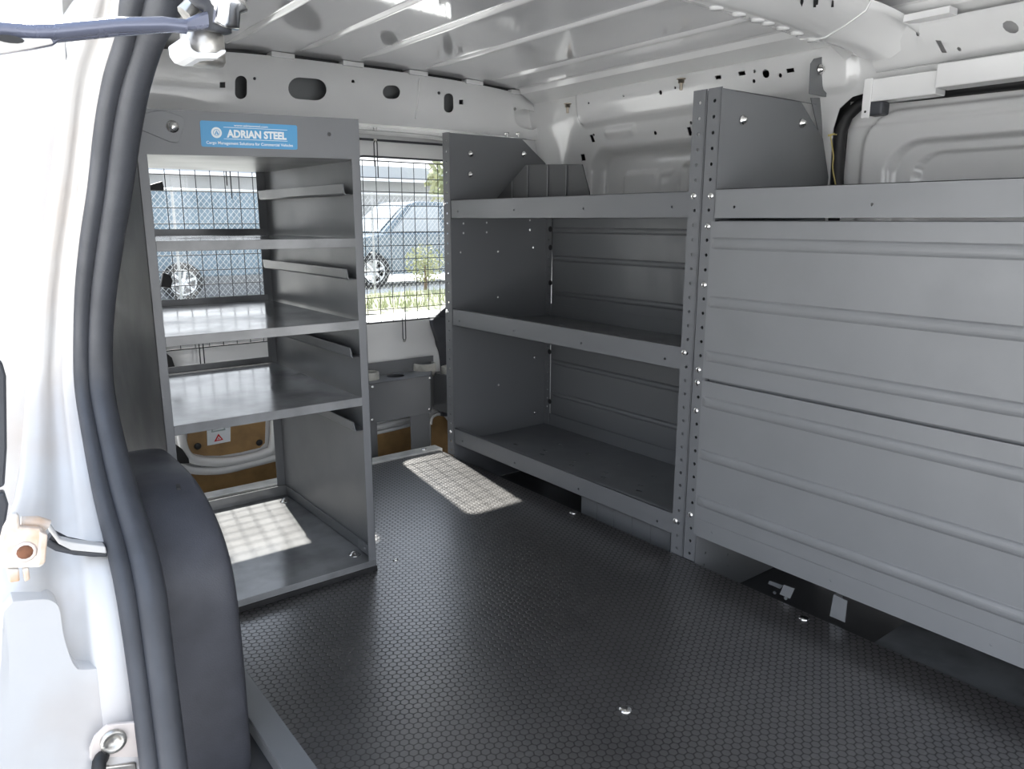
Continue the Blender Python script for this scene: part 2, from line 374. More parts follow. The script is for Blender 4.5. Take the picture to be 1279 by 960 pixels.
# rear corner pillar
f = MB(); f.plate([(1.93, 0.88), (2.06, 0.88), (2.06, 1.36), (1.90, 1.36), (1.90, 1.24)], [], XZ(2.455), 0.01); f.build('corner_panel', 'white_paint', wr)

# cant rail above the driver-side sliding door (forward of the bow)
holes = [hole_x(1150.5, 43.5, 5, 6, 1.93), hole_x(1172, 57, 6, 13, 1.93, sq=True, ang=0.03), hole_x(1191, 59, 4.5, 4.5, 1.93), hole_x(1262, 33.5, 19, 14, 1.93)]
za, zb = 1.272, 1.352
def cant(u, v, w):
    t = (v-za)/(zb-za); x = 1.985-0.085*t-0.012*math.sin(PI*t)
    x -= 0.006*(1-sstep(-0.01, 0, sd_rr(u, v, 0.86, 0.93, za+0.015, zb-0.018, 0.02)))
    return Vector((x+w, u, v))
f = MB(); f.plate([(1.05, za), (1.05, zb), (-1.2, zb), (-1.2, za)], holes, cant, 0.003, step=0.02, smooth=True)
cr = struct(f.build('trim_4', 'white_paint'))
f = MB(); f.grid(10, 1, lambda u, v: Vector((1.985+0.06*v, -1.2+2.25*u, za-0.002))); f.box(1.86, 1.90, 0.83, 0.93, zb-0.003, zb+0.012); f.build('lower_flange', 'white_paint', cr)
f = MB(); f.grid(10, 1, lambda u, v: Vector((2.02, -1.2+2.25*u, za+0.12*v))); f.build('inner_web', 'cavity_shade', cr)  # dark sheet colours in the shade behind the cant rail holes

# roof bow at the door pillar
f = MB()
prof = [(1.165, 1.405), (1.160, 1.372), (1.148, 1.354), (1.095, 1.346), (1.080, 1.347), (1.03, 1.366), (0.985, 1.388), (0.975, 1.408)]
def bow(u, v):
    x = 0.45+1.34*u; k = v*(len(prof)-1); i = min(len(prof)-2, int(k)); t = k-i
    y = prof[i][0]*(1-t)+prof[i+1][0]*t; z = prof[i][1]*(1-t)+prof[i+1][1]*t
    e = 0
    return Vector((x, y, z-(0.030 if v > 0.05 and v < 0.95 else 0.0)*e - 0.02*abs((x-1.28)/0.6)**3*(0.0 if v in (0, 1) else 1)))
f.grid(40, 14, bow, smooth=True); bw = struct(f.build('roof_bow', 'white_paint'))
f = MB()
for x in (1.42, 1.50, 1.57, 1.61, 1.67, 1.73, 1.80):
    f.lathe([(0.017, 0.006), (0.015, -0.0035), (0.0001, -0.004)], (x, 1.118, 1.352-0.02*abs((x-1.28)/0.6)**3-0.004), (0, 0, 1), 8)
f.build('spot_weld_pad', 'white_paint', bw)
f = MB()
for q in ([(1000, 7), (1002, 7), (1003, 11), (1001, 14), (999, 11)], [(1015, 10), (1021.5, 11), (1021, 15), (1018.8, 15), (1018, 20), (1015, 19), (1015.3, 14)], [(1038, 15), (1040, 15.5), (1040.5, 19), (1038.5, 22.5), (1037, 19)]):
    f.prism([(at_z(a_, b_, 1.353).x, at_z(a_, b_, 1.353).y) for a_, b_ in q], lambda u, v, w_: Vector((u, v, 1.353+w_-(v-1.06)*0.35)), -0.001, 0.004)
f.build('painted_slot_shade', 'black', bw)  # solid black prisms painted as the shade inside the slots
# gusset joining bow and rail
f = MB()
def gus(u, v):
    k = v*(len(prof)-1); i = min(len(prof)-2, int(k)); t = k-i
    y = prof[i][0]*(1-t)+prof[i+1][0]*t; z = prof[i][1]*(1-t)+prof[i+1][1]*t-0.02*0.61
    return Vector((1.79+0.15*u, y*(1-u)+(1.125-0.235*v)*u, z-0.008*u-0.036*u*u-(0.03*u if v > 0.9 or v < 0.1 else 0)))
f.grid(12, 14, gus); f2 = MB(); f2.tube([Vector((1.792, prof[i_][0], prof[i_][1]-0.014)) for i_ in range(1, len(prof))], 0.0022, 6); f2.build('weld_seam', 'white_paint', bw)
f.build('gusset', 'white_paint', bw)

# sliding-door frame seal, door, track cover
f = MB()
path = [at_x(a, b, 2.045) for a, b in ((1047, 250), (1046, 225), (1047, 195), (1050, 165), (1058, 145), (1074, 130), (1095, 122), (1140, 118), (1200, 111), (1279, 102))]
path.append(path[-1]+(path[-1]-path[-2])*8)
f.tube(path, 0.017, 8); sl = struct(f.build('trim_5', 'black'))
def door_x(y, z):
    x = 2.075
    d1 = sd_rr(y, z, -1.0, 1.115, 0.2, 1.19, 0.10); x -= 0.014*(1-sstep(-0.012, 0, d1))
    d2 = sd_rr(y, z, -1.0, 1.04, 0.3, 1.108, 0.09); x += 0.030*(1-sstep(-0.014, 0.0, d2))
    d3 = sd_rr(y, z, -1.0, 0.975, 0.4, 1.075, 0.07); x += 0.014*(1-sstep(-0.006, 0.0, d3))
    x += 0.004*math.exp(-((z-1.155)/0.006)**2)
    return x
f = MB(); f.grid(300, 100, lambda u, v: Vector((door_x(-1.2+2.36*u, 0.86+0.36*v), -1.2+2.36*u, 0.86+0.36*v)))
dr = struct(f.build('door_1', 'white_paint'))
f = MB(); f.box(2.06, 2.09, -1.2, 1.14, -0.07, 0.87); f.build('lower_skin', 'white_paint', dr)
a = at_x(1082, 97, 1.93); b = at_x(1279, 77, 1.93); mid = at_x(1173, 88, 1.93)
f = MB(); f.box(1.925, 1.978, a.y, mid.y+0.001, 1.191, 1.244); f.box(1.92, 1.925, a.y, a.y-0.022, 1.152, 1.247)
f.box(1.915, 1.978, mid.y-0.001, 0.08, 1.203, 1.255)
tc_ = thing('door_track_cover', (1.97, 0.3, 1.15), 'long white steel box section over the track of the closed sliding door, with black stop', 'track')
f.build('box_section', 'white_paint', tc_, bevel=0.004)
c = at_x(1098, 130, 1.945)
f = MB(); f.box(1.925, 1.965, c.y-0.019, c.y+0.02, 1.158, 1.191); f.build('rubber_stop', 'rubber', tc_, bevel=0.006)
dome((1.92, a.y-0.011, 1.168), (-1, 0, 0), 0.003, 0.001).build('bolt', 'black', tc_)

# near side wall (behind and above the side-door opening)
seal_px = [(163, -40, 232, -10), (150, 0, 226, 20), (145, 47, 207, 47), (129, 100, 190, 100), (118, 160, 178, 160), (109, 240, 166, 240), (100, 300, 156, 300), (94, 360, 147, 360),
           (92, 420, 142, 420), (93, 480, 143, 480), (102, 540, 154, 540), (117, 620, 175, 620), (141, 720, 205, 720), (160, 840, 221, 840), (175, 960, 236, 960), (180, 1010, 242, 1010)]
def onp(px, py, a=0.15, b=0.08):
    d = ray(px, py); t = (a+b*EYE)/(d.x-b*d.z); return Vector((d.x*t, d.y*t, EYE+d.z*t))
L_, R_ = [], []
for xl, yl, xr, yr in seal_px:
    c = onp((xl+xr)/2, (yl+yr)/2); L_.append(at_y(xl, yl, c.y+0.012)); R_.append(at_y(xr, yr, c.y-0.012))
def smoothpath(P, k=4):
    out = []
    for i in range(len(P)-1):
        p0 = P[max(i-1, 0)]; p1 = P[i]; p2 = P[i+1]; p3 = P[min(i+2, len(P)-1)]
        for j in range(k):
            t = j/k; out.append(0.5*((2*p1)+(p2-p0)*t+(2*p0-5*p1+4*p2-p3)*t*t+(3*p1-p0-3*p2+p3)*t**3))
    out.append(P[-1]); return out
LS, RS = smoothpath(L_), smoothpath(R_)
ws = thing('door_weatherstrip', (0.17, 1.1, -0.05), 'thick black rubber weatherstrip curving down the near door opening', 'weatherstrip')
f = MB(); f.tube([l.lerp(r, 0.20) for l, r in zip(LS, RS)], [(r-l).length*0.21 for l, r in zip(LS, RS)], 12); f.build('outer_bead', 'rubber', ws)
f = MB(); f.tube([l.lerp(r, 0.68)+Vector((0, 0.008, 0)) for l, r in zip(LS, RS)], [(r-l).length*0.33 for l, r in zip(LS, RS)], 14); f.build('inner_bead', 'rubber', ws)

# near side inner wall from the seal to the rear
n = len(RS)
f = MB(); f.grid(n-1, 6, lambda u, v: (lambda p: Vector((p.x-0.01, max(p.y+0.05, 1.70)*(1-v)+2.86*v, p.z)))(RS[min(n-1, round(u*(n-1)))]))
f.grid(1, 1, lambda u, v: Vector((0.235-0.02*u, 1.70+1.16*v, 1.14+0.10*(1-u)))); struct(f.build('wall_left', 'white_paint'))
f = MB()
prof2 = [(0.235, 1.15), (0.235, 1.235), (0.28, 1.30), (0.36, 1.36), (0.42, 1.395)]
f.grid(20, 4, lambda u, v: Vector((prof2[round(v*4)][0], -1.2+4.06*u, prof2[round(v*4)][1])), smooth=True); struct(f.build('trim_6', 'white_paint'))

# near rear wheel box cover, dark moulded plastic
prof = [(1.166, -0.03), (1.164, 0.10), (1.164, 0.244), (1.172, 0.31), (1.183, 0.352), (1.212, 0.39), (1.252, 0.416), (1.30, 0.437), (1.357, 0.450), (1.42, 0.455), (1.495, 0.455), (1.58, 0.453), (1.640, 0.45), (1.640, -0.03)]
f = MB(); nx = 10
xs = [0.150, 0.20, 0.25, 0.29, 0.315, 0.328, 0.335, 0.339]; ins = [0, 0, 0, 0, 0.002, 0.006, 0.012, 0.022]
pc = Vector((1.42, 0.20))
rows = []
for x, q in zip(xs, ins): rows.append([Vector((x, p[0]+(q if p[0] < 1.4 else 0)*0.9, p[1]-(q if p[1] > 0.2 else 0)*0.8)) for p in prof])
k = len(prof); vs = [p for r_ in rows for p in r_]
f.add(vs, [(i*k+j, i*k+j+1, (i+1)*k+j+1, (i+1)*k+j) for i in range(len(rows)-1) for j in range(k-1)], True)
f.add(rows[-1], [tuple(range(k))])
wb = thing('wheel_box_cover', (0.25, 1.4, -0.03), 'dark grey moulded plastic wheel box cover beside the near door seal, scuffed', 'trim cover')
cv = f.build('cover', 'trim_plastic', wb); cv.modifiers.new('sub', 'SUBSURF').levels = 1; cv.modifiers['sub'].render_levels = 2
c = at_z(224, 607, 0.456)
f = MB(); f.prism([(-.012, -.003), (.012, -.007), (.014, -.001), (-.010, .003)], lambda u, v, w: Vector((c.x+v, c.y-u, c.z+w)), -0.002, 0.0015); f.build('slot', 'black', wb)

# door jamb (outer body) left of the weatherstrip
out_px = {-40: 118, 0: 108, 47: 92, 100: 76, 160: 70, 240: 60, 300: 52, 360: 44, 420: 38, 480: 32, 540: 28, 620: 18, 720: -14, 840: -30, 960: -40, 1010: -45}
J = []
for (xl, yl, xr, yr), l in zip(seal_px, L_):
    xo = out_px[yl]; dy = 0.10
    q = [at_y(xl+6, yl, l.y+0.016), at_y(xl-(xl-xo)*0.18, yl, l.y+0.016), at_y(xl-(xl-xo)*0.25, yl, l.y+0.045), at_y(xl-(xl-xo)*0.52, yl, l.y+0.055),
         at_y(xl-(xl-xo)*0.58, yl, l.y+0.042), at_y(xl-(xl-xo)*0.9, yl, l.y+0.05), at_y(xo, yl, l.y+0.075), at_y(xo+2, yl, l.y+0.5)]
    J.append(q)
JS = [smoothpath([J[i][c] for i in range(len(J))], 3) for c in range(8)]
n = len(JS[0]); f = MB()
f.add([JS[c][i] for i in range(n) for c in range(8)], [(i*8+c, i*8+c+1, (i+1)*8+c+1, (i+1)*8+c) for i in range(n-1) for c in range(7)], True)
jb = struct(f.build('trim_7', 'white_worn'))
jy = lambda px, py: J[min(range(len(J)), key=lambda i: abs(seal_px[i][1]-py))][3].y
# black gap with rubber lip
yy = jy(0, 690)-0.012
f = MB(); f.tube([at_y(a_, b_, yy) for a_, b_ in ((58, 676), (72, 684), (95, 689), (118, 691), (133, 691))], 0.005, 8)
f.tube([at_y(a_, b_, yy+0.01) for a_, b_ in ((62, 668), (80, 677), (110, 683), (131, 684))], 0.009, 8); f.build('gap_rubber', 'rubber', jb)
f = MB(); f.prism([(at_y(a_, b_, yy).x, at_y(a_, b_, yy).z) for a_, b_ in ((56, 650), (62, 652), (74, 670), (90, 674), (130, 679), (132, 688), (88, 684), (72, 676), (60, 660))], XZ(yy-0.012), 0, 0.02)
f.build('folded_lip', 'white_worn', jb, bevel=0.003)
# raised lower ledge with groove
yy = jy(0, 840)-0.018
ya0, ya1 = jy(0, 720), jy(0, 960)
def yrow(py): return ya0+(ya1-ya0)*(py-720)/240-0.038
q = smoothpath([Vector((a_, b_, 0)) for a_, b_ in ((16, 751), (54, 748), (68, 752), (75, 762), (79, 790), (86, 815), (94, 832), (105, 836), (148, 832))], 3)
q = [(p.x, p.y) for p in q]+[(156, 860), (166, 920), (174, 990), (-10, 990), (-4, 900), (4, 765)]
f = MB(); f.plate(q, [], lambda u, v, w: at_y(u, v, yrow(v))+Vector((0, w, 0)), 0.04, step=14)
f.build('raised_panel', 'white_worn', jb, bevel=0.005, seg=3, fix=True)
# worn hinge bracket
yy = jy(0, 690)-0.075
def PP(pts, y): return [(at_y(a_, b_, y).x, at_y(a_, b_, y).z) for a_, b_ in pts]
br = thing('runner_bracket', at_y(28, 712, yy), 'worn cream metal bracket with a rusty bolt hole at the far left', 'bracket')
f = MB(); f.prism(PP([(14, 642), (24, 642), (25, 658), (52, 660), (60, 668), (56, 705), (50, 709), (0, 710), (-6, 700), (4, 660)], yy), XZ(yy), 0, 0.012); f.build('plate', 'bracket_worn', br, bevel=0.003)
f = MB(); f.prism(PP([(50, 664), (60, 668), (57, 703), (47, 707)], yy-0.012), XZ(yy-0.012), 0, 0.012); f.build('folded_edge', 'bracket_worn', br, bevel=0.002)
c = at_y(31, 689, yy)
dome(c, (0, -1, 0), 0.014, 0.0012).build('washer', 'beige_metal', br); dome(c, (0, -1, 0), 0.0095, 0.0032).build('rusty_bolt', 'rust', br)
f = MB(); f.prism(PP([(8, 711), (24, 711), (25, 726), (12, 728)], yy), XZ(yy), 0, 0.01); f.prism(PP([(28, 711), (36, 709), (38, 724), (31, 727)], yy), XZ(yy), 0, 0.01); f.build('lower_stop', 'bracket_worn', br, bevel=0.002)
f = MB(); f.tube([at_y(a_, b_, yy+0.02) for a_, b_ in ((26, 652), (45, 651), (60, 656))], 0.008, 8); f.build('spacer', 'bracket_worn', br)
# striker plate
yy = jy(0, 960)-0.032
sk = thing('striker_plate', at_y(145, 960, yy), 'pinkish metal striker plate with a round boss low on the white door jamb', 'striker plate')
f = MB(); f.prism(PP([(113, 975), (112, 935), (118, 920), (134, 905), (178, 901), (182, 975)], yy), XZ(yy), 0, 0.006); f.build('plate', 'beige_metal', sk, bevel=0.002)
f = MB(); f.lathe([(0.016, 0), (0.016, 0.006), (0.010, 0.006), (0.009, 0.002), (0.0001, 0.002)], at_y(141, 924, yy), (0, -1, 0), 18); f.build('screw_boss', 'zinc', sk)
f = MB(); f.tube([at_y(128, 944, yy), at_y(124, 952, yy-0.012), at_y(123, 962, yy-0.014)], 0.009, 10); f.build('rubber_buffer', 'black', sk)
f = MB(); f.prism(PP([(120, 958), (170, 952), (175, 985), (120, 985)], yy-0.006), XZ(yy-0.008), 0, 0.008); f.build('latch_loop', 'zinc', sk, bevel=0.002)

# open near sliding door standing behind the jamb
f = MB()
yd = 1.55
f.plate([(-0.25, -0.3), (0.155, -0.3), (0.16, 0.4), (0.19, 0.7), (0.225, 1.0), (0.26, 1.7), (-0.25, 1.7)], [], XZ(yd), 0.03)
f.box(-0.02, 0.03, yd, yd+1.0, -0.3, 1.7); dd = struct(f.build('door_2', 'white_worn', bevel=0.006))
f = MB(); a_ = PP([(-6, 448), (3, 452), (8, 470), (9, 560), (6, 607), (-6, 612)], yd-0.3); f.prism(a_, XZ(yd-0.3), 0, 0.02)
a_ = PP([(-6, 618), (6, 614), (11, 630), (8, 650), (1, 685), (-6, 690)], yd-0.3); f.prism(a_, XZ(yd-0.3), 0, 0.02); f.build('black_latch', 'rubber', dd, bevel=0.004)

# upper sliding arm with roller
ya = 0.78
arm = thing('sliding_door_arm', at_y(250, 40, ya), 'blue-grey steel roller arm reaching across the top left corner', 'arm')
f = MB()
bar = [(-8, 30), (20, 32), (38, 35), (60, 34), (100, 28), (150, 23), (200, 23), (228, 26), (245, 18), (262, 13), (285, 14), (300, 22), (297, 30), (285, 33), (262, 36), (240, 39), (200, 41), (150, 45), (100, 50), (72, 53), (66, 57), (40, 62), (0, 68), (-8, 68)]
f.prism(PP(bar, ya), XZ(ya), -0.006, 0.006); f.build('flat_bar', 'arm_steel', arm, bevel=0.003)
f = MB(); f.tube([at_y(a_, b_, ya-0.008) for a_, b_ in ((-8, 36), (40, 40), (70, 39), (150, 31), (205, 30), (232, 33))], 0.0065, 8); f.build('rolled_edge', 'arm_steel', arm)
f = MB(); f.prism(PP([(-8, 52), (20, 47), (64, 48), (67, 54), (40, 60), (-8, 68)], ya-0.016), XZ(ya-0.016), 0, 0.004); f.build('end_tab', 'white_worn', arm, bevel=0.001)
f = MB(); f.prism([(at_y(10, 53.5, ya).x+u, at_y(10, 53.5, ya).z+v) for u, v in circ(0, 0, 0.010, 12, 0.003)], XZ(ya-0.0165), -0.0005, 0.001); f.build('slot', 'black', arm)
c = at_y(258, 55, ya+0.01)
f = MB(); f.lathe([(0.0001, -0.017), (0.018, -0.017), (0.020, -0.014), (0.020, 0.016), (0.017, 0.018), (0.0001, 0.018)], c+Vector((0, .012, 0)), (0, 0, 1), 20); f.build('roller', 'zinc', arm)
U = [(226, 46), (228, 60), (234, 69), (246, 73), (272, 73), (281, 67), (283, 62), (277, 62), (270, 66), (246, 65), (239, 61), (236, 46)]
f = MB(); f.prism(PP(U, ya-0.01), XZ(ya-0.012), 0, 0.05); f.build('roller_fork', 'white_paint', arm, bevel=0.002)
f = MB(); f.lathe([(0.0001, 0.052), (0.012, 0.05), (0.014, 0.03), (0.014, 0.028), (0.026, 0.026), (0.028, 0.02), (0.02, 0.012), (0.012, 0.010), (0.012, -0.01), (0.0001, -0.01)], at_y(272, 26, ya), (0, 0, 1), 20)
f.build('pivot_roller', 'rubber', arm)
f = MB(); f.lathe([(0.0001, 0.022), (0.016, 0.020), (0.018, 0.012), (0.012, 0.008), (0.012, -0.006), (0.0001, -0.008)], at_y(283, 24, ya-0.015), (0.15, 0, 1), 18); f.build('pivot_pin', 'chrome', arm)
f = MB(); f.prism(PP([(243, 6), (262, -12), (300, -14), (296, 12), (270, 16), (250, 14)], ya+0.02), XZ(ya+0.02), 0, 0.014); f.build('carrier', 'arm_steel', arm, bevel=0.003)
f = MB(); f.tube([at_y(a_, b_, ya+0.03) for a_, b_ in ((232, 20), (250, 3), (275, -12))], 0.010, 8); f.build('spring_clip', 'zinc', arm)

# ================================================================== REAR DOORS
yd = 2.86; KS = 2.86/2.62
W1 = (0.30*KS, 1.005*KS, 0.9-0.395*KS, 0.9+0.245*KS); W2 = (1.275*KS, 1.745*KS, 0.9-0.395*KS, 0.9+0.235*KS)
def doorplate(x0, x1, w, name):
    f = MB(); f.plate([(x0, -0.20), (x1, -0.20), (x1, 1.30), (x0, 1.30)], [rrect(*w, 0.06)], lambda u, v, t: Vector((u, yd+t-0.03*(1-sstep(0.31, 0.38, v))*sstep(0.14, 0.18, v), v)), 0.035, step=0.05, smooth=True)
    return struct(f.build(name, 'white_paint'))
d2 = doorplate(0.20, 1.225, W1, 'door_3'); d3 = doorplate(1.235, 2.08, W2, 'door_4')
for i, (w, nm) in enumerate(((W1, 'window_1'), (W2, 'window_2'))):
    f = MB(); f.plate(rrect(w[0]-0.01, w[1]+0.01, w[2]-0.01, w[3]+0.01, 0.06), [], XZ(yd+0.02), 0.004); g = struct(f.build(nm, 'glass'))
    f = MB(); p = rrect(w[0]+0.002, w[1]-0.002, w[2]+0.002, w[3]-0.002, 0.06); f.tube([(u, yd+0.012, v) for u, v in p], 0.006, 6, closed=True); f.build('rubber_surround', 'rubber', g)
f = MB(); f.box(1.18, 1.28, yd+0.036, yd+0.05, -0.09, 1.32); f.box(0.12, 2.14, yd+0.036, yd+0.05, -0.22, -0.02); f.box(2.02, 2.16, yd-0.02, yd+0.05, -0.1, 1.46); f.box(0.10, 0.24, yd-0.02, yd+0.05, -0.1, 1.46); f.box(0.12, 2.14, yd-0.01, yd+0.05, 1.28, 1.47); struct(f.build('light_stop_strip', 'white_paint'))  # unseen overlap strips, added to stop sunlight leaking around the rear doors
f = MB(); f.box(0.22, 2.16, -1.2, yd+.05, 1.455, 1.47); f.box(2.13, 2.15, -1.2, yd+.05, -0.1, 1.47); struct(f.build('unseen_outer_shell', 'white_paint'))  # unseen roof and side sheets, added to keep sky light from leaking in
# left rear door lining: rounded upper recess, lower hardboard, plugs, warning label
def hb_panel(poly, y, name, m, parent, th=0.004): f = MB(); f.prism(poly, XZ(y), 0, th); return f.build(name, m, parent, bevel=0.001)
yl = yd-0.008
q = [at_y(a_, b_, yl) for a_, b_ in ((234, 541), (234, 560), (240, 566), (255, 569), (275, 569), (300, 565), (325, 559), (331, 553), (332, 520), (332, 500), (234, 512))]
hb_panel([(p.x, p.z) for p in q], yl, 'upper_lining', 'hardboard', d2)
f = MB(); ring = [at_y(a_, b_, yl-0.008) for a_, b_ in ((224, 512), (226, 545), (232, 566), (246, 575), (275, 577), (305, 573), (330, 566), (341, 556), (343, 520), (343, 498))]
f.tube(smoothpath(ring), 0.019, 8); f.build('recess_frame', 'white_paint', d2)
f = MB(); ring = [at_y(a_, b_, yl-0.012) for a_, b_ in ((205, 575), (228, 584), (250, 588), (280, 587), (310, 580), (350, 570))]
f.tube(smoothpath(ring), 0.016, 8); f.build('lower_moulding', 'white_paint', d2)
q = [at_y(a_, b_, yl-0.004) for a_, b_ in ((200, 587), (255, 591), (285, 589), (310, 584), (350, 574), (360, 630), (240, 665), (200, 665))]
hb_panel([(p.x, p.z) for p in q], yl-0.004, 'lower_lining', 'hardboard', d2)
for px, py in ((247, 557), (324, 552.5)): dome(at_y(px, py, yl-0.004), (0, -1, 0), 0.013, 0.006).build('trim_plug', 'black', d2)
q = [at_y(a_, b_, yl-0.002) for a_, b_ in ((258, 528), (288, 522), (288, 551), (259, 556.5))]
lb = hb_panel([(p.x, p.z) for p in q], yl-0.002, 'warning_label', 'white_label', d2, 0.001); lb['label'] = 'white label with a red warning triangle'
yt = yl-0.003
f = MB(); f.plate(PP([(267.5, 551.5), (279, 549), (272.8, 541.5)], yt), [PP([(270.3, 549.6), (276.6, 548.2), (273, 544.5)], yt)], XZ(yt), 0.0006)
f.prism(PP([(272.3, 548.6), (274.4, 548.2), (273.3, 546)], yt), XZ(yt), 0, 0.0006); f.build('triangle', 'red_print', lb)
f = MB(); f.plate(PP([(264, 540), (264, 533.5), (281, 531), (281.5, 537)], yt), [PP([(266, 538.2), (266, 535), (279.2, 533), (279.6, 535.8)], yt)], XZ(yt), 0.0006); f.build('pictogram', 'grey_print', lb)
# latch mechanisms seen behind the cabinet's left stile
f = MB(); f.prism(PP([(203, 340), (212, 343), (215, 350), (213, 360), (200, 358)], yd-0.05), XZ(yd-0.06), 0, 0.02)
f.prism(PP([(207, 440), (214, 446), (218, 458), (225, 460), (226, 470), (205, 478)], yd-0.05), XZ(yd-0.06), 0, 0.02)
f.prism(PP([(220, 555), (227, 560), (235, 572), (236, 578), (224, 578), (214, 578)], yd-0.05), XZ(yd-0.06), 0, 0.02)
f.prism(PP([(186, 231), (202, 226), (204, 233), (204, 238), (186, 238)], yd-0.05), XZ(yd-0.06), 0, 0.02); f.build('latch_cover', 'black', d2, bevel=0.003)
# right rear door lining
f = MB(); f.prism(PP([(455, 545), (520, 527), (520, 590), (455, 605)], yl), XZ(yl), 0, 0.004); f.prism(PP([(539, 523), (545, 519), (556, 520), (580, 525), (580, 590), (539, 590)], yl), XZ(yl), 0, 0.004); f.build('lower_lining', 'hardboard', d3)
f = MB(); f.tube([at_y(a_, b_, yl-0.008) for a_, b_ in ((450, 545), (490, 536), (525, 527))], 0.009, 8); f.tube([at_y(a_, b_, yl-0.008) for a_, b_ in ((450, 537), (490, 528), (525, 520))], 0.010, 8); f.build('lower_moulding', 'white_paint', d3)
f = MB(); f.tube(smoothpath([at_y(a_, b_, yl-0.012) for a_, b_ in ((538, 530), (540, 521), (548, 517), (556, 519), (564, 530))]), 0.007, 8); f.build('recess_frame', 'white_paint', d3)
# dark pillar trim and rubber at the rear right corner
yq = 2.822
f = MB(); f.prism(PP([(575, 372), (556, 384), (546, 393), (540, 400), (541, 406), (547, 425), (550, 445), (552, 472), (552, 520), (580, 520)], yq), XZ(yq), 0, 0.03); struct(f.build('trim_8', 'trim_plastic', bevel=0.004))
# upper door frame lip
f = MB(); f.box(0.20, 2.05, yd-0.010, yd+0.0, 1.213, 1.222); struct(f.build('trim_9', 'rubber', bevel=0.003))

# window guard screens
def screen(x0, x1, z0, z1, y, xs, zs, clips, label):
    t = thing('window_guard_screen', ((x0+x1)/2, y, z0), label, 'mesh screen', 'mesh guard screens on the rear windows')
    f = MB(); r = 0.0016
    for x in xs: f.tube([(x, y, z0+0.002), (x, y, z1-0.002)], r, 5)
    for z in zs: f.tube([(x0+0.002, y-0.003, z), (x1-0.002, y-0.003, z)], r, 5)
    f.build('wire_grid', 'wire', t)
    f = MB(); f.tube([(u, y-0.0015, v) for u, v in rrect(x0, x1, z0, z1, 0.05)], 0.0026, 6, closed=True); f.build('frame_rod', 'wire', t)
    for cx, cz, s in clips:
        f = MB(); f.tube([(cx-0.007, y-0.006, cz-s*0.055), (cx-0.007, y-0.006, cz+s*0.035), (cx-0.004, y-0.008, cz+s*0.043), (cx+0.004, y-0.008, cz+s*0.043), (cx+0.007, y-0.006, cz+s*0.035), (cx+0.007, y-0.006, cz-s*0.10)], 0.0022, 6)
        f.build('clip', 'wire', t)
        dome((cx, y-0.004, cz+s*0.045), (0, -1, 0), 0.007, 0.006).build('bolt', 'zinc', t)
    return t
ys = yd-0.045
def lin(a, b, n): return [a+(b-a)*i/n for i in range(n+1)]
x_l = at_y(450, 300, ys).x; 
vx = [at_y(p, 207, ys).x for p in (452.5, 470, 485.5, 501.5, 516.5, 531.5, 546.5)]
dx = (vx[-1]-vx[0])/6; vx = [vx[0]-2*dx, vx[0]-dx]+[vx[0]+dx*i for i in range(7)]+[vx[-1]+dx*i for i in (1, 2)]
hz = [at_y(500, p, ys).z for p in (223, 240, 257, 273, 290, 306.5, 323, 338, 354, 369.5, 384.5)]
screen(vx[0], vx[-1]+0.02, at_y(500, 400.5, ys).z, at_y(500, 202.5, ys).z, ys, vx, hz, [(at_y(468.5, 190, ys).x, at_y(468.5, 190, ys).z, 1), (at_y(504, 412, ys).x, at_y(504, 412, ys).z, -1)], 'black wire mesh guard over the rear window right of the tall cabinet')
vx = [at_y(p, 240, ys).x for p in (207.5, 227.5, 246.5, 264.8, 282.5, 299.5, 316.5)]
dx = (vx[-1]-vx[0])/6; vx = [vx[0]-4*dx+dx*i for i in range(13)]
hz = [at_y(260, p, ys).z for p in (219.5, 239.5, 260, 279.5, 299, 318, 337, 355, 373)]
screen(vx[0]-0.02, vx[-1]+0.01, at_y(270, 432, ys).z, at_y(270, 212, ys).z, ys, vx, hz+[hz[-1]-0.05, hz[-1]-0.10], [(at_y(252, 447, ys).x, at_y(252, 447, ys).z, -1), (at_y(284, 212, ys).x, at_y(284, 212, ys).z, 1)], 'black wire mesh guard on the rear window seen through the tall cabinet')

# ================================================================== TALL CABINET (near rear)
CX0, CX1, CY0, CY1, CT = 0.353, 0.833, 1.661, 2.285, 1.128
cab = thing('cargo_cabinet', ((CX0+CX1)/2, CY0, 0), 'tall grey steel open cabinet with five shelves and a blue label on its header', 'cabinet')
def part(f, name, m, parent, bevel=0.0012): return f.build(name, m, parent, bevel=bevel)
f = MB(); f.box(CX0, CX0+0.002, CY0, CY1, 0.02, CT-0.012); f.box(CX0, CX0+0.019, CY0, CY0+0.002, 0.02, CT-0.08); f.box(CX0, CX0+0.022, CY1-0.002, CY1, 0.02, CT-0.02); part(f, 'side_panel', 'steel', cab, 0.0006)
f = MB(); f.box(CX1-0.002, CX1, CY0, CY1, 0.02, CT); f.box(CX1-0.021, CX1, CY0, CY0+0.002, 0.02, CT-0.08); f.box(CX1-0.028, CX1, CY1-0.002, CY1, 0.02, CT-0.02)
part(f, 'side_panel', 'steel', cab, 0.0006)
f = MB(); c = at_y(411, 167.5, CY0)
f.plate([(CX0, 1.026), (CX1, 1.040), (CX1, CT), (0.60, CT-0.007), (CX0, CT-0.016)], [circ(c.x, c.z, 0.0045)], XZ(CY0-0.001), 0.002)
f.box(CX0+0.01, CX1-0.004, CY0+0.002, CY0+0.03, CT-0.022, CT-0.019); part(f, 'header', 'steel', cab, 0)
f = MB(); f.box(CX0+0.002, CX1-0.002, CY0+0.002, CY1, 1.038, 1.041); part(f, 'top_panel', 'steel_panel', cab, 0)
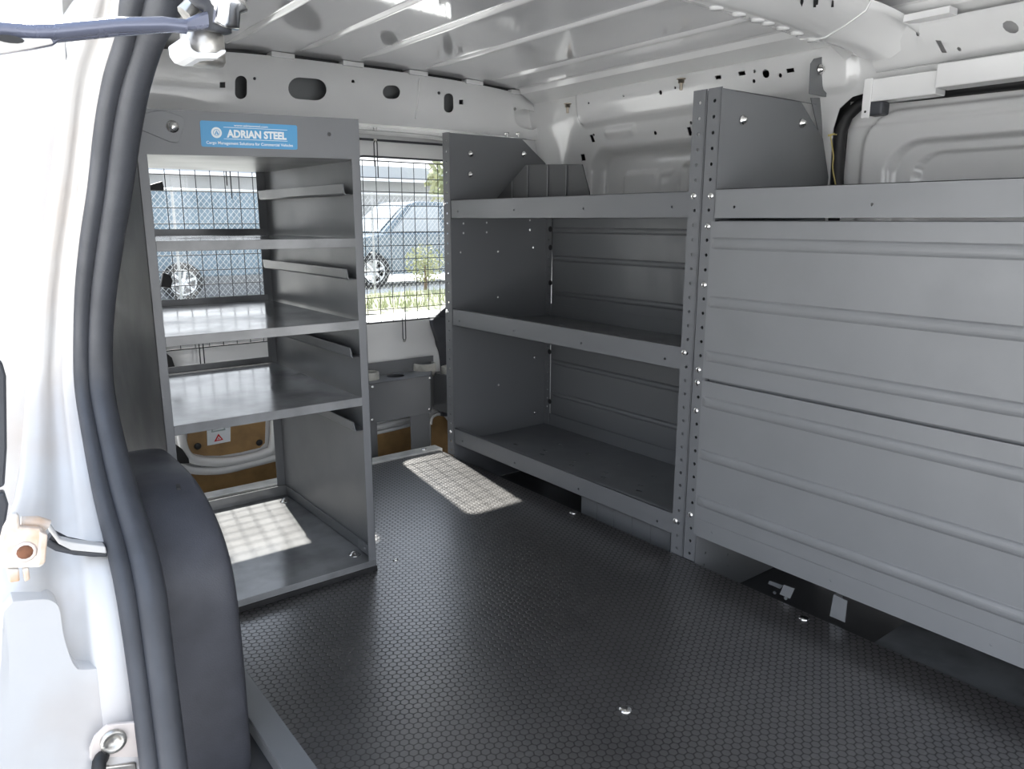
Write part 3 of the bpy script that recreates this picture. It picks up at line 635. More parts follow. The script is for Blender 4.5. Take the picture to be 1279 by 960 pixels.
for z in (0.858, 0.662, 0.470):
    f = MB(); x0, x1 = CX0+0.019, CX1-0.0205
    f.box(x0, x1, CY0+0.002, CY1-0.012, z-0.003, z); f.box(x0, x1, CY0+0.0, CY0+0.002, z-0.021, z); f.box(x0, x1, CY1-0.014, CY1-0.012, z-0.004, z+0.017)
    part(f, 'shelf', 'steel_shelf', cab, 0.0008)
    # rear edge below each shelf
z = 0.030
f = MB(); f.box(CX0+0.003, CX1-0.003, CY0+0.002, CY1-0.012, z-0.003, z); f.box(CX0, CX1, CY0-0.001, CY0+0.002, 0.014, z+0.001); f.box(CX0, CX1, CY1-0.014, CY1-0.01, 0.01, 0.062); part(f, 'base_shelf', 'steel_shelf', cab, 0.0008)
f = MB(); f.box(CX0, CX1+0.002, CY0-0.002, CY1, 0.0, 0.013); part(f, 'base_pad', 'black', cab, 0.001)
for k, z in enumerate((0.978, 0.779, 0.587, 0.398)):           # angle rails on the right side panel
    prf = [(CX1-0.002, z-0.020), (CX1-0.030, z-0.020), (CX1-0.034, z-0.016), (CX1-0.036, z+0.006), (CX1-0.034, z+0.006), (CX1-0.031, z-0.014), (CX1-0.028, z-0.018), (CX1-0.002, z-0.018)]
    f = MB(); f.prism(prf, lambda u, v, w: Vector((u, w, v)), CY0+0.024, CY1-0.03); part(f, 'support_rail', 'steel', cab, 0.0006)
    prf = [(2*CX0+0.48*0+0 + (CX1-u)-CX0, v) for u, v in prf]
    prf = [(CX0+(CX1-u), v) for u, v in [(CX1-0.002, z-0.020), (CX1-0.016, z-0.020), (CX1-0.018, z+0.004), (CX1-0.016, z+0.004), (CX1-0.014, z-0.018), (CX1-0.002, z-0.018)]]
    f = MB(); f.prism(prf, lambda u, v, w: Vector((u, w, v)), CY0+0.024, CY1-0.03); part(f, 'support_rail', 'steel', cab, 0.0006)
f = MB(); f.box(CX1-0.006, CX1-0.003, CY0+0.01, CY1-0.02, z*0+0.032, 0.062); part(f, 'base_angle', 'steel', cab, 0.0005)
for (x, y) in ((0.800, 1.72), (0.800, 2.21), (0.39, 1.72), (0.39, 2.21)):
    f = MB(); f.lathe([(0.0001, 0.012), (0.005, 0.012), (0.005, 0.009), (0.010, 0.009), (0.011, 0.002), (0.016, 0.002), (0.016, 0), (0.0001, 0)], (x, y, 0.030), (0, 0, 1), 6); part(f, 'hex_bolt', 'chrome', cab, 0)
f = MB(); f.box(CX1-0.009, CX1-0.006, CY0+0.02, CY0+0.085, 0.034, 0.060); f.lathe([(0.005, 0), (0.004, 0.003), (0.0001, 0.004)], (CX1-0.009, CY0+0.045, 0.048), (-1, 0, 0), 8); part(f, 'corner_clip', 'steel_panel', cab, 0)
# top-left mounting bracket and its bolt
q = PP([(170, 160), (182, 141), (202, 137), (226, 145), (231, 150), (230, 158), (224, 176), (220, 178), (212, 177), (176, 162)], CY0-0.004)
f = MB(); f.prism(q, XZ(CY0-0.004), 0, 0.003); mb = part(f, 'mounting_bracket', 'steel', cab, 0.0008)
c = at_y(215.5, 158, CY0-0.004); f = MB(); f.lathe([(0.0001, 0.010), (0.0075, 0.0095), (0.0085, 0.007), (0.0085, 0.002), (0.012, 0.002), (0.012, 0), (0.0001, 0)], c, (0, -1, 0), 16); part(f, 'bolt', 'chrome', mb, 0)
# label with lettering
yb = CY0-0.0018
A, B, D_, E_ = [at_y(a_, b_, yb) for a_, b_ in ((249.5, 150.2), (371, 156.5), (371.5, 187), (251.5, 183.0))]
def bil(u, v): return A*(1-u)*(1-v)+B*u*(1-v)+D_*u*v+E_*(1-u)*v
LW, LH = (B-A).length, (E_-A).length
def lab(u, v, w): p = bil(u/LW, 1-v/LH); return Vector((p.x, yb-w, p.z))
f = MB(); f.prism(rrect(0, LW, 0, LH, 0.004), lab, 0, 0.0004); lbl = f.build('maker_label', 'blue_label', cab); lbl['label'] = 'blue label with white lettering'
def letters(txt, u0, v0, width, height, bold, parent, w=0.0004, m='white_label'):
    cu = bpy.data.curves.new('t', 'FONT'); cu.body = txt; cu.size = 1; cu.offset = bold; cu.resolution_u = 3
    tmp = bpy.data.objects.new('t', cu); C.objects.link(tmp); bpy.context.view_layer.update()
    me = bpy.data.meshes.new_from_object(tmp); bpy.data.objects.remove(tmp)
    xs_ = [v.co.x for v in me.vertices]; ys_ = [v.co.y for v in me.vertices]
    sx = width/(max(xs_)-min(xs_)); cap = height
    vs_ = [lab(u0+(v.co.x-min(xs_))*sx, v0+v.co.y/0.72*cap, w+0.0002) for v in me.vertices]
    f = MB(); f.add(vs_, [tuple(p.vertices) for p in me.polygons]); bpy.data.meshes.remove(me)
    return f.build('lettering', m, parent)
ft = LH
letters('ADRIAN STEEL', LW*0.255, LH*0.405, LW*0.625, LH*0.29, 0.045, lbl)
letters('www.adriansteel.com', LW*0.33, LH*0.835, LW*0.35, LH*0.085, 0.014, lbl)
letters('Cargo Management Solutions for Commercial Vehicles', LW*0.05, LH*0.115, LW*0.90, LH*0.115, 0.016, lbl)
# serifs and rules
f = MB()
for v_ in (0.775, 0.325): f.prism([(LW*0.225, LH*v_), (LW*0.89, LH*v_), (LW*0.89, LH*(v_+0.018)), (LW*0.225, LH*(v_+0.018))], lab, 0.0004, 0.0007)
f.build('rule_line', 'white_label', lbl)
f = MB(); f.prism(circ(LW*0.155, LH*0.56, LH*0.21, 28), lab, 0.0004, 0.0006); f.build('emblem', 'white_label', lbl)
f = MB(); cu_, cv_ = LW*0.155, LH*0.56; R0 = LH*0.13
f.plate([(cu_+R0*math.cos(a_), cv_+R0*math.sin(a_)) for a_ in [2*PI*i/24 for i in range(24)]], [[(cu_+R0*0.86*math.cos(a_), cv_+R0*0.86*math.sin(a_)) for a_ in [2*PI*i/24 for i in range(24)]]], lambda u, v, w: lab(u, v, 0.0008-w), 0.0002)
f.prism([(cu_-R0*.55, cv_-R0*.6), (cu_-R0*.1, cv_+R0*.65), (cu_+R0*.1, cv_+R0*.65), (cu_+R0*.0, cv_-R0*.1), (cu_-R0*.2, cv_-R0*.6)], lab, 0.0006, 0.0008)
f.prism([(cu_+R0*.15, cv_+R0*.5), (cu_+R0*.6, cv_-R0*.3), (cu_+R0*.6, cv_-R0*.6), (cu_+R0*.1, cv_-R0*.6)], lab, 0.0006, 0.0008)
f.build('emblem_mark', 'blue_label', lbl)

# ================================================================== CANISTER RACK by the rear door
yr = 2.67
kr = thing('canister_rack', (1.4, yr+0.07, -0.2), 'dark grey steel rack with round openings standing left of the rear shelving post', 'rack')
x0, x1 = at_y(455, 500, yr).x-0.02, at_y(538, 500, yr).x
zt1 = at_y(538, 468.5, yr).z; zb1 = at_y(538, 515.5, yr).z
yk = 2.81
hole_c = [(at_z(460, 473, zt1), 0.040), (at_z(494, 469, zt1), 0.042), (at_z(530, 461, zt1), 0.046)]; xk = at_y(541, 443, yk).x
f = MB(); f.plate([(x0, yr), (x1, yr), (xk, yk), (x0, yk)], [circ(p.x, p.y, r*0.90, 20) for p, r in hole_c], lambda u, v, w: Vector((u, v, zt1-w)), 0.002)
f.box(x0, x1, yr, yr+0.002, zb1, zt1); f.prism([(x1-0.002, yr), (x1, yr), (xk, yk), (xk-0.002, yk)], lambda u, v, w: Vector((u, v, w)), zb1, zt1); f.box(x0, xk, yk-0.002, yk, zb1, zt1+0.055); part(f, 'box', 'steel', kr, 0.0006)
for i in (0, 2):
    p, r = hole_c[i]; yy_ = p.y
    f = MB(); f.lathe([(r*1.12, -0.004), (r*1.12, 0.028), (r*0.96, 0.030), (r*0.92, 0.028), (r*0.92, -0.03), (r*1.12, -0.004)], (p.x, yy_, zt1), (0, 0, 1), 28); part(f, 'collar_ring', 'pvc', kr, 0)
f = MB(); f.box(at_y(515, 540, yr).x, x1, yr+0.012, yr+0.016, -0.199, zb1); f.box(x1-0.003, x1, yr+0.016, yr+0.06, -0.199, zb1); part(f, 'leg', 'steel', kr)
f = MB(); f.box(x0, at_y(473, 540, yr).x, yr+0.012, yr+0.016, -0.199, zb1); part(f, 'leg', 'steel', kr)
for px, py in ((465, 483), (465, 524), (536.5, 472), (536, 511)): part(dome(at_y(px, py, yr), (0, -1, 0), 0.0065, 0.005), 'bolt', 'chrome', kr, 0)
# second, nearer rack mostly behind the post
A2, B2 = at_y(540, 464.5, 2.815), at_y(563, 470, 2.69); zt2 = at_y(545, 466, 2.79).z; zb2 = zt2-0.17; off = Vector((0.10, 0.10, 0))
k2 = thing('canister_rack', (A2.x+0.06, 2.75, zb2), 'blue-grey steel rack box mostly hidden behind the rear shelving post', 'rack')
foot = [(A2.x, A2.y), (B2.x, B2.y), (B2.x+0.11, B2.y+0.02), (A2.x+0.11, A2.y+0.02)]
cc = ((A2.x+B2.x)/2+0.055, (A2.y+B2.y)/2+0.01)
f = MB(); f.plate(foot, [circ(cc[0], cc[1], 0.034, 20)], lambda u, v, w: Vector((u, v, zt2-w)), 0.002)
f.add([(u, v, z) for u, v in foot for z in (zb2, zt2)], [(0, 2, 3, 1), (2, 4, 5, 3), (4, 6, 7, 5), (6, 0, 1, 7)]); part(f, 'box', 'steel', k2, 0)
f = MB(); f.lathe([(0.042, 0.0), (0.042, 0.028), (0.037, 0.030), (0.035, 0.028), (0.035, -0.02)], (cc[0], cc[1], zt2), (0, 0, 1), 28); part(f, 'collar_ring', 'pvc', k2, 0)

# ================================================================== DRIVER-SIDE SHELVING
HS = 0.0362
def post(y0, y1, name, parent, zt_=1.208, inner=True):
    yc = (y0+y1)/2; hs = []; z = 0.020
    while z < zt_-0.02: hs.append(circ(yc, z, 0.0042, 10)); z += HS
    f = MB(); f.plate(rect(y0, y1, 0.001, zt_), hs, YZ(FX), 0.002)
    return part(f, name, 'steel', parent, 0)
def bolt_at(px, py, parent, name='carriage_bolt'):
    p = at_x(px, py, FX); return part(dome(p, (-1, 0, 0), 0.0085, 0.0065), name, 'chrome', parent, 0)
def prof_end(x0=FX, holes=()):
    return [(x0, 0.0), (x0+0.004, -0.128), (2.0, -0.128), (2.03, 0.90), (2.03, 1.02), (1.985, 1.12), (1.865, 1.205), (x0, 1.205)]
def end_panel(y, holes, parent, flange):
    f = MB(); f.plate(prof_end(), holes, XZ(y), 0.0015)
    if flange: f.box(FX+0.05, 1.86, y-0.0, y+flange, 1.203, 1.205)
    return part(f, 'end_panel', 'steel_dark' if False else 'steel', parent, 0)

rear = thing('shelving_unit', ((FX+2.0)/2, 1.81, 0), 'grey steel three-tier shelving unit, open at the front, nearest the rear doors', 'shelving')
YA0, YA1 = 1.2215, 2.400
ph = [(579, 279), (579, 291), (608, 278), (608, 290), (662, 275), (662, 287), (575.5, 315), (622, 314), (666, 309)]
yp = 2.356
hs = [circ(at_y(a_, b_, yp).x, at_y(a_, b_, yp).z, 0.0042, 8) for a_, b_ in ph] + [circ(at_y(622, 371, yp).x, at_y(622, 371, yp).z, 0.004, 8), circ(at_y(623, 480.5, yp).x, at_y(623, 480.5, yp).z, 0.005, 8)]
end_panel(yp, hs, rear, -0.0)
end_panel(YA0+0.002, [], rear, 0)
post(YA0, 1.263, 'post', rear); post(2.354, YA1, 'post', rear)
# rear post return edge
def lip_shelf(z0, z1, pan, y0, y1, holes, name, parent, m='steel', bump_holes=True, xb=1.995):
    yc0, yc1 = y0, y1
    f = MB()
    hs_ = [circ(p.y, p.z, 0.0036, 8) for p in holes]
    f.plate(rect(yc0, yc1, z0, z1), hs_, YZ(FX+0.003), 0.0015)
    f.box(FX+0.003, FX+0.018, yc0, yc1, z1-0.0015, z1); f.box(FX+0.003, FX+0.02, yc0, yc1, z0, z0+0.0015)
    part(f, 'front_lip_'+name if False else 'front_lip', m, parent, 0)
    slots = []
    if bump_holes:
        r_ = random.Random(3)
        for row, xx in enumerate((FX+0.17, FX+0.21, FX+0.31)):
            yv = yc0+0.12+0.03*row
            while yv < yc1-0.15: slots.append(capsule(xx, yv, 0.008, 0.022, 0.2, 3)); yv += 0.16
    f = MB(); f.plate(rect(FX+0.0045, xb, yc0+0.002, yc1-0.002), slots, lambda u, v, w: Vector((u, v, pan-w)), 0.0015)
    f.box(xb-0.002, xb, yc0+0.002, yc1-0.002, pan, pan+0.05)
    part(f, 'shelf', 'steel_shelf' if m == 'steel_shelf' else m, parent, 0)
lip_shelf(0.906, 0.972, 0.910, 1.2635, 2.354, [at_x(a_, b_, FX) for a_, b_ in ((571, 264), (641, 262), (728, 260.5), (838.5, 258.5))], 'a', rear, xb=1.90)
lip_shelf(0.515, 0.577, 0.519, 1.2635, 2.354, [at_x(a_, b_, FX) for a_, b_ in ((573, 401), (641, 413), (725, 428.5), (829.5, 448))], 'b', rear)
lip_shelf(0.052, 0.113, 0.058, 1.2635, 2.354, [at_x(a_, b_, FX) for a_, b_ in ((577, 551), (642, 578), (721.5, 610.5), (820, 651))], 'c', rear)
# beaded back panels
def beaded(z0, z1, beads_, y0, y1, x, out, name, parent, m, w=0.011, taper=0.03):
    """sheet facing -x with rounded horizontal beads"""
    zs_ = [z0]
    for b_ in sorted(beads_): zs_ += [b_-w*1.12]+[b_+w*math.sin(PI/2*j/5) for j in range(-5, 6)]+[b_+w*1.12]
    zs_.append(z1); ys_ = [y0, y0+0.004, y0+taper*0.5, y0+taper]+[y0+taper+(y1-y0-2*taper)*i/6 for i in range(1, 7)]+[y1-taper*0.5, y1-0.004, y1]
    def xx(y, z):
        e = min(1, max(0, (y-y0-0.004)/taper), max(0, (y1-0.004-y)/taper)); k_ = 0
        for b_ in beads_:
            if abs(z-b_) <= w*1.001: k_ = 0.12+math.sqrt(max(0, 1-((z-b_)/w)**2))
            elif abs(z-b_) < w*1.2: k_ = 0
        return x-out*k_*math.sqrt(max(0, e))
    f = MB(); n1, n2 = len(ys_), len(zs_)
    f.add([(xx(y, z), y, z) for y in ys_ for z in zs_], [(i*n2+j, i*n2+j+1, (i+1)*n2+j+1, (i+1)*n2+j) for i in range(n1-1) for j in range(n2-1)], False)
    f.add([(xx(y, z)+0.002, y, z) for y in (y0, y1) for z in (z0, z1)], [(0, 2, 3, 1)])
    f.add([(x, y0, z0), (x, y1, z0), (x+0.008, y1, z0), (x+0.008, y0, z0)], [(0, 1, 2, 3)]); f.add([(x, y0, z1), (x, y1, z1), (x+0.008, y1, z1), (x+0.008, y0, z1)], [(0, 3, 2, 1)])
    return part(f, name, m, parent, 0)
beaded(0.560, 0.915, (0.862, 0.752, 0.613), 1.27, 2.325, 2.0, 0.008, 'back_panel', rear, 'steel', w=0.010)
beaded(0.100, 0.500, (0.455, 0.330, 0.195), 1.27, 2.325, 2.0, 0.008, 'back_panel', rear, 'steel', w=0.010)
f = MB(); hs = [circ(2.335, 0.10+HS*i, 0.004, 8) for i in range(22)]
f.plate(rect(2.320, 2.354, 0.06, 0.92), hs, YZ(1.990), 0.002); part(f, 'rear_post', 'steel', rear, 0)
for px, py in ((687.5, 286), (687.5, 309), (687.5, 353), (686.5, 439), (686.5, 501)):
    p = at_x(px, py, 1.99); part(dome(p, (-1, 0, 0), 0.011, 0.004), 'rubber_plug', 'black', rear, 0)
for px, py in ((587.5, 192), (587.5, 218), (654, 192.5)):
    p = at_y(px, py, yp); f = MB(); f.lathe([(0.0001, 0.012), (0.006, 0.011), (0.007, 0.006), (0.011, 0.005), (0.012, 0), (0.0001, 0)], p, (0, -1, 0), 12); part(f, 'bolt', 'chrome', rear, 0)
for px, py in ((668, 446), (668, 515)):
    p = at_y(px, py, yp); part(dome(p, (0, -1, 0), 0.008, 0.006), 'bolt', 'chrome', rear, 0)
for px, py in ((867, 244.5), (855, 440), (844, 650), (555.5, 254), (559, 389), (563.2, 539)): bolt_at(px, py, rear)
# wheel box cover panel under the unit
f = MB(); n_ = 6
ya_, yb_ = 1.245, 1.70
for i in range(n_):
    a_ = ya_+(yb_-ya_)*i/n_; b_ = ya_+(yb_-ya_)*(i+1)/n_; f.box(1.60, 1.605, a_+0.001, b_-0.001, -0.128, 0.048)
f.box(1.606, 1.9, ya_, yb_, -0.128, 0.046)
tag(f.build('wheel_box_liner', 'steel_panel', bevel=0.001), 'pale blue-grey seamed panel over the wheel box under the rear shelving unit', 'panel')

# top tray with folded vertical ribs
xt = 1.70
q = [(at_x(a_, b_, xt).y, at_x(a_, b_, xt).z) for a_, b_ in ((618, 250), (657, 205.5), (727, 205), (736, 240), (736, 252))]
q = [(y, max(z, 0.912)) for y, z in q]
tr = thing('corrugated_bin_panel', (xt, (q[0][0]+q[-1][0])/2, 0.912), 'dark folded steel panel with sloped corner standing on the top shelf', 'panel')
f = MB(); f.prism(q, YZ(xt), 0, 0.004); part(f, 'plate', 'steel_dark', tr, 0.001)
for px in (640, 659.5, 684.5, 708):
    a_ = at_x(px, 206 if px > 655 else 224, xt-0.001); f = MB(); f.box(xt-0.004, xt, a_.y-0.0018, a_.y+0.0018, 0.913, a_.z-0.002); part(f, 'fold', 'steel', tr, 0)

# forward unit with two beaded cover panels
fwd = thing('shelving_unit', ((FX+2.0)/2, 0.6, 0), 'grey steel shelving unit with closed beaded front panels, nearest the camera', 'shelving')
YB1 = 1.2185; yb0 = 0.03
end_panel(1.180, [circ(at_y(a_, b_, 1.18).x, at_y(a_, b_, 1.18).z, 0.0035, 8) for a_, b_ in ((881, 690), (909, 692), (909, 706), (879, 705))], fwd, 0.03)
end_panel(yb0+0.002, [], fwd, 0)
post(1.1785, YB1, 'post', fwd); post(yb0, yb0+0.04, 'post', fwd)
hl = [at_x(a_, b_, FX) for a_, b_ in ((918, 258.5), (1090, 255.3))]
f = MB(); f.plate(rect(yb0+0.04, 1.178, 0.906, 0.974), [circ(p.y, p.z, 0.0036, 8) for p in hl], YZ(FX-0.003), 0.0015)
f.box(FX-0.003, FX+0.02, yb0+0.04, 1.178, 0.9725, 0.974); part(f, 'front_lip', 'steel_panel', fwd, 0)
f = MB(); f.box(FX+0.001, 1.90, yb0, 1.178, 0.912, 0.9135); part(f, 'shelf', 'steel', fwd, 0)
beaded(0.508, 0.898, (0.846, 0.703, 0.566), yb0+0.0, 1.188, FX-0.001, 0.007, 'cover_panel', fwd, 'steel_panel', w=0.013)
beaded(0.082, 0.500, (0.447, 0.306, 0.178), yb0+0.0, 1.188, FX-0.001, 0.007, 'cover_panel', fwd, 'steel_panel', w=0.013)
hl = [at_x(a_, b_, FX) for a_, b_ in ((890.5, 664), (1039, 724), (1239, 804))]
f = MB(); f.plate(rect(yb0+0.04, 1.178, 0.079, 0.128), [circ(p.y, p.z, 0.0036, 8) for p in hl], YZ(FX-0.0025), 0.001); part(f, 'bottom_lip', 'steel_panel', fwd, 0)
f = MB(); f.box(1.99, 2.0, yb0, 1.178, 0.0, 0.9); f.box(FX+0.012, FX+0.016, yb0+0.01, 1.176, 0.09, 0.90); part(f, 'back_panel', 'steel', fwd, 0)
for px, py in ((888.5, 244.5), (884.5, 282.5), (880, 355.7), (873, 461.5), (871.5, 477.5), (870, 512.5), (863, 642.5)):
    p = at_x(px, py, FX); part(dome(p, (-1, 0, 0), 0.0085, 0.0065), 'carriage_bolt', 'chrome', fwd, 0)
for px, py in ((927, 150), (1001, 154), (961, 153.5)):
    p = at_y(px, py, 1.18); f = MB(); f.lathe([(0.0001, 0.013), (0.006, 0.012), (0.007, 0.006), (0.011, 0.005), (0.012, 0), (0.0001, 0)], p, (0, -1, 0), 12); part(f, 'bolt', 'chrome', fwd, 0) if px != 961 else None
# bracket from the end panel to the wall
q = [(at_y(a_, b_, 1.185).x, at_y(a_, b_, 1.185).z) for a_, b_ in ((1014, 79), (1018, 73), (1034, 69.5), (1038, 72), (1033, 121), (1012, 117))]
f = MB(); f.prism(q, XZ(1.187), 0, 0.003); f.box(1.78, 1.95, 1.187, 1.19, 1.205, 1.207); wbk = part(f, 'wall_bracket', 'steel', fwd, 0.0006)
p = at_y(1024, 87, 1.186); f = MB(); f.lathe([(0.0001, 0.012), (0.008, 0.011), (0.009, 0.005), (0.014, 0.004), (0.015, 0), (0.0001, 0)], p, (0, -1, 0), 6); part(f, 'bolt', 'chrome', wbk, 0)
# slanting strut behind the panel with strings
f = MB(); f.prism([(at_y(a_, b_, 1.21).x, at_y(a_, b_, 1.21).z) for a_, b_ in ((1013, 122), (1030, 122), (1044, 190), (1044, 235), (1030, 235), (1026, 180))], XZ(1.21), 0, 0.003); part(f, 'slanted_strut', 'steel_panel', fwd, 0.0006)
# small floor brackets under the forward unit
c = at_z(975, 740, 0); lb1 = thing('angle_bracket', (1.57, c.y, 0), 'small steel angle bracket with two holes on the floor edge under the closed unit', 'bracket')
f = MB(); q = px_x([(961, 725), (978, 731), (973, 749), (958, 745)], 1.585); f.plate([(y, max(z, 0)) for y, z in q], [circ(at_x(967, 740, 1.585).y, at_x(967, 740, 1.585).z, 0.004, 8)], YZ(1.585), 0.003)
part(f, 'upright', 'steel', lb1, 0)
f = MB(); q = px_x([(979, 730), (992, 735), (986, 752), (973, 750)], 1.56); f.plate([(y, max(z, 0)) for y, z in q], [circ(at_x(981, 747, 1.56).y, at_x(981, 747, 1.56).z, 0.004, 8)], YZ(1.56), 0.003); part(f, 'foot_plate', 'steel_panel', lb1, 0)
q = px_x([(1041, 742), (1058, 750), (1054, 787), (1035, 780)], 1.56)
f = MB(); f.prism([(y, max(z, 0.0)) for y, z in q], YZ(1.56), 0, 0.003)
f.box(1.563, 1.60, q[0][0]-0.003, q[0][0], 0.0, q[0][1]); tag(f.build('angle_strut', 'steel_panel', bevel=0.0006), 'pale upright steel strut under the closed unit, right of the angle bracket', 'strut')
yfp = at_z(1093, 802, -0.09).y
f = MB(); f.box(1.536, 1.93, -0.3, yfp, -0.13, -0.088); tag(f.build('floor_panel', 'steel_shelf', bevel=0.001), 'blue-grey flat sheet panel beyond the mat edge at the lower right', 'panel')

# strut, gas spring and dark bracket at the far rear corner
f = MB(); f.prism([(at_y(a_, b_, 2.405).x, at_y(a_, b_, 2.405).z) for a_, b_ in ((676, 166), (696, 166), (703, 206), (692, 206))], XZ(2.405), 0, 0.004); tag(f.build('wall_stay', 'white_paint', bevel=0.001), 'white flat stay slanting behind the rear shelving top', 'stay')
sp = thing('strap_bracket', at_x(712, 205, 1.97), 'dark slanting bracket with a black cylinder at the rear upper corner', 'bracket')
f = MB(); f.prism([(at_y(a_, b_, 2.37).x, at_y(a_, b_, 2.37).z) for a_, b_ in ((695, 166), (711, 168), (718, 206), (705, 206))], XZ(2.37), 0, 0.003); part(f, 'strap', 'steel', sp, 0.0006)
f = MB(); f.tube([at_y(697, 170, 2.33), at_y(717, 169, 2.33), at_y(727, 169, 2.33)], 0.0125, 12); part(f, 'cylinder', 'black', sp, 0)
f = MB(); f.tube([at_y(718, 169, 2.33), at_y(720, 169, 2.33)], 0.0138, 12); part(f, 'collar', 'rubber', sp, 0)

# hanging studs with nuts under the roof rail
for i, (px, py, lb_) in enumerate(((709, 129, 'short threaded stud with nut under the rail, above the rear corner'), (851, 98, 'short threaded stud with nut under the rail, left of the near post top'), )):
    base = at_x(px, py, 1.935)
    st = thing('threaded_stud', base, lb_, 'stud', 'studs hanging under the roof rail')
    f = MB(); f.tube([base, base-Vector((0, 0, 0.034))], 0.005, 10); part(f, 'stud', 'brass_stud', st, 0)
    f = MB(); f.lathe([(0.0001, 0.0), (0.015, 0), (0.015, -0.003), (0.010, -0.004), (0.010, -0.014), (0.0001, -0.014)], base, (0, 0, 1), 6); part(f, 'nut', 'brass_stud', st, 0)
for px, py, lb_ in ((633, 166, 'small bolt hanging under the header, left of a pair above the rear shelving'), (647.5, 166, 'small bolt hanging under the header, right of a pair above the rear shelving')):
    base = at_y(px, py, 2.39); st = thing('hanging_bolt', base, lb_, 'bolt', 'bolts above the rear shelving')
    f = MB(); f.tube([base, base-Vector((0, 0, 0.014))], 0.0045, 8); part(f, 'shank', 'chrome', st, 0)
    f = MB(); f.lathe([(0.0001, 0.002), (0.009, 0.002), (0.009, -0.005), (0.0001, -0.005)], base, (0, 0, 1), 6); part(f, 'nut', 'chrome', st, 0)

# yellow string tied beside the door seal
pts = [at_x(a_, b_, 1.99) for a_, b_ in ((1045, 168), (1038, 169), (1039, 180), (1041, 195), (1040, 210), (1044, 232))]
f = MB(); f.tube(smoothpath(pts), 0.0018, 6); f.tube([pts[1]+Vector((0, .008, 0)), pts[1]-Vector((0, .01, -.003))], 0.003, 6); tag(f.build('yellow_string', 'string'), 'yellow string tied beside the black sliding door seal', 'string')

# floor bolts
fb = [((781, 886), 'round silver bolt head alone in the open middle of the black floor'), ((1004, 772), 'round silver floor bolt below the closed shelving unit'),
      ((716, 640), 'round silver floor bolt below the open shelving unit'), ((494, 699), 'small dull floor bolt just right of the tall cabinet base')]
for i, ((px, py), lb_) in enumerate(fb):
    p = at_z(px, py, 0.0); f = dome((p.x, p.y, 0.0), (0, 0, 1), 0.0125 if i < 3 else 0.008, 0.004)
    tag(f.build('floor_bolt', 'chrome'), lb_, 'bolt', 'bolts in the floor')

# ================================================================== OUTSIDE
GZ = -0.55
f = MB(); f.grid(20, 20, lambda u, v: Vector((-30+70*u, -25+62*v, GZ))); struct(f.build('ground', 'concrete', loc=(0, 0, GZ)))
f = MB(); f.grid(60, 8, lambda u, v: Vector((-2+22*u, 10.6+2.6*v, GZ+0.02+0.12*math.sin(PI*v)+0.03*math.sin(u*47+v*9)))); vg = struct(f.build('verge', 'verge'))
# grass tufts
r_ = random.Random(5); f = MB()
for i in range(2600):
    x = r_.uniform(1.0, 9.5); y = r_.uniform(10.7, 12.0); z = GZ+0.06; h = r_.uniform(0.08, 0.26); a_ = r_.uniform(0, PI); w = 0.012; dx_, dy_ = math.cos(a_)*w, math.sin(a_)*w
    lx, ly = r_.uniform(-.06, .06), r_.uniform(-.06, .06)
    f.add([(x-dx_, y-dy_, z), (x+dx_, y+dy_, z), (x+lx, y+ly, z+h)], [(0, 1, 2)])
tag(f.build('grass', 'leaf'), 'rough grass growing along the foot of the fence', 'grass', kind='stuff')
# chain-link fence
fy = 13.2
fn_ = thing('chain_link_fence', (6, fy, GZ), 'galvanised chain link fence beyond the rear windows', 'fence')
f = MB(); H = 1.85; zb_ = GZ+0.08; P_ = 0.095
f2 = MB(); f2.box(0.7, 24.3, 24.62, 24.7, GZ+2.80, GZ+2.90); f_save = f2
x = 0.0
while x < 11.5:
    for s_ in (1, -1):
        xa = x; xb_ = x+s_*H*0.85
        f.tube([(xa, fy+s_*0.004, zb_), (xb_, fy+s_*0.004, zb_+H)], 0.005, 3, caps=False)
    x += P_
f.build('wire_mesh', 'fence_wire', fn_)
for x in (0.6, 2.1, 3.28, 5.0, 6.85, 8.6, 10.4):
    f = MB(); f.tube([(x, fy+0.04, GZ), (x, fy+0.04, GZ+H+0.12)], 0.022, 10); f.build('post', 'fence_wire', fn_)
f = MB(); f.tube([(-1, fy+0.02, zb_+H), (12.5, fy+0.02, zb_+H)], 0.022, 8); f.build('top_rail', 'fence_wire', fn_)

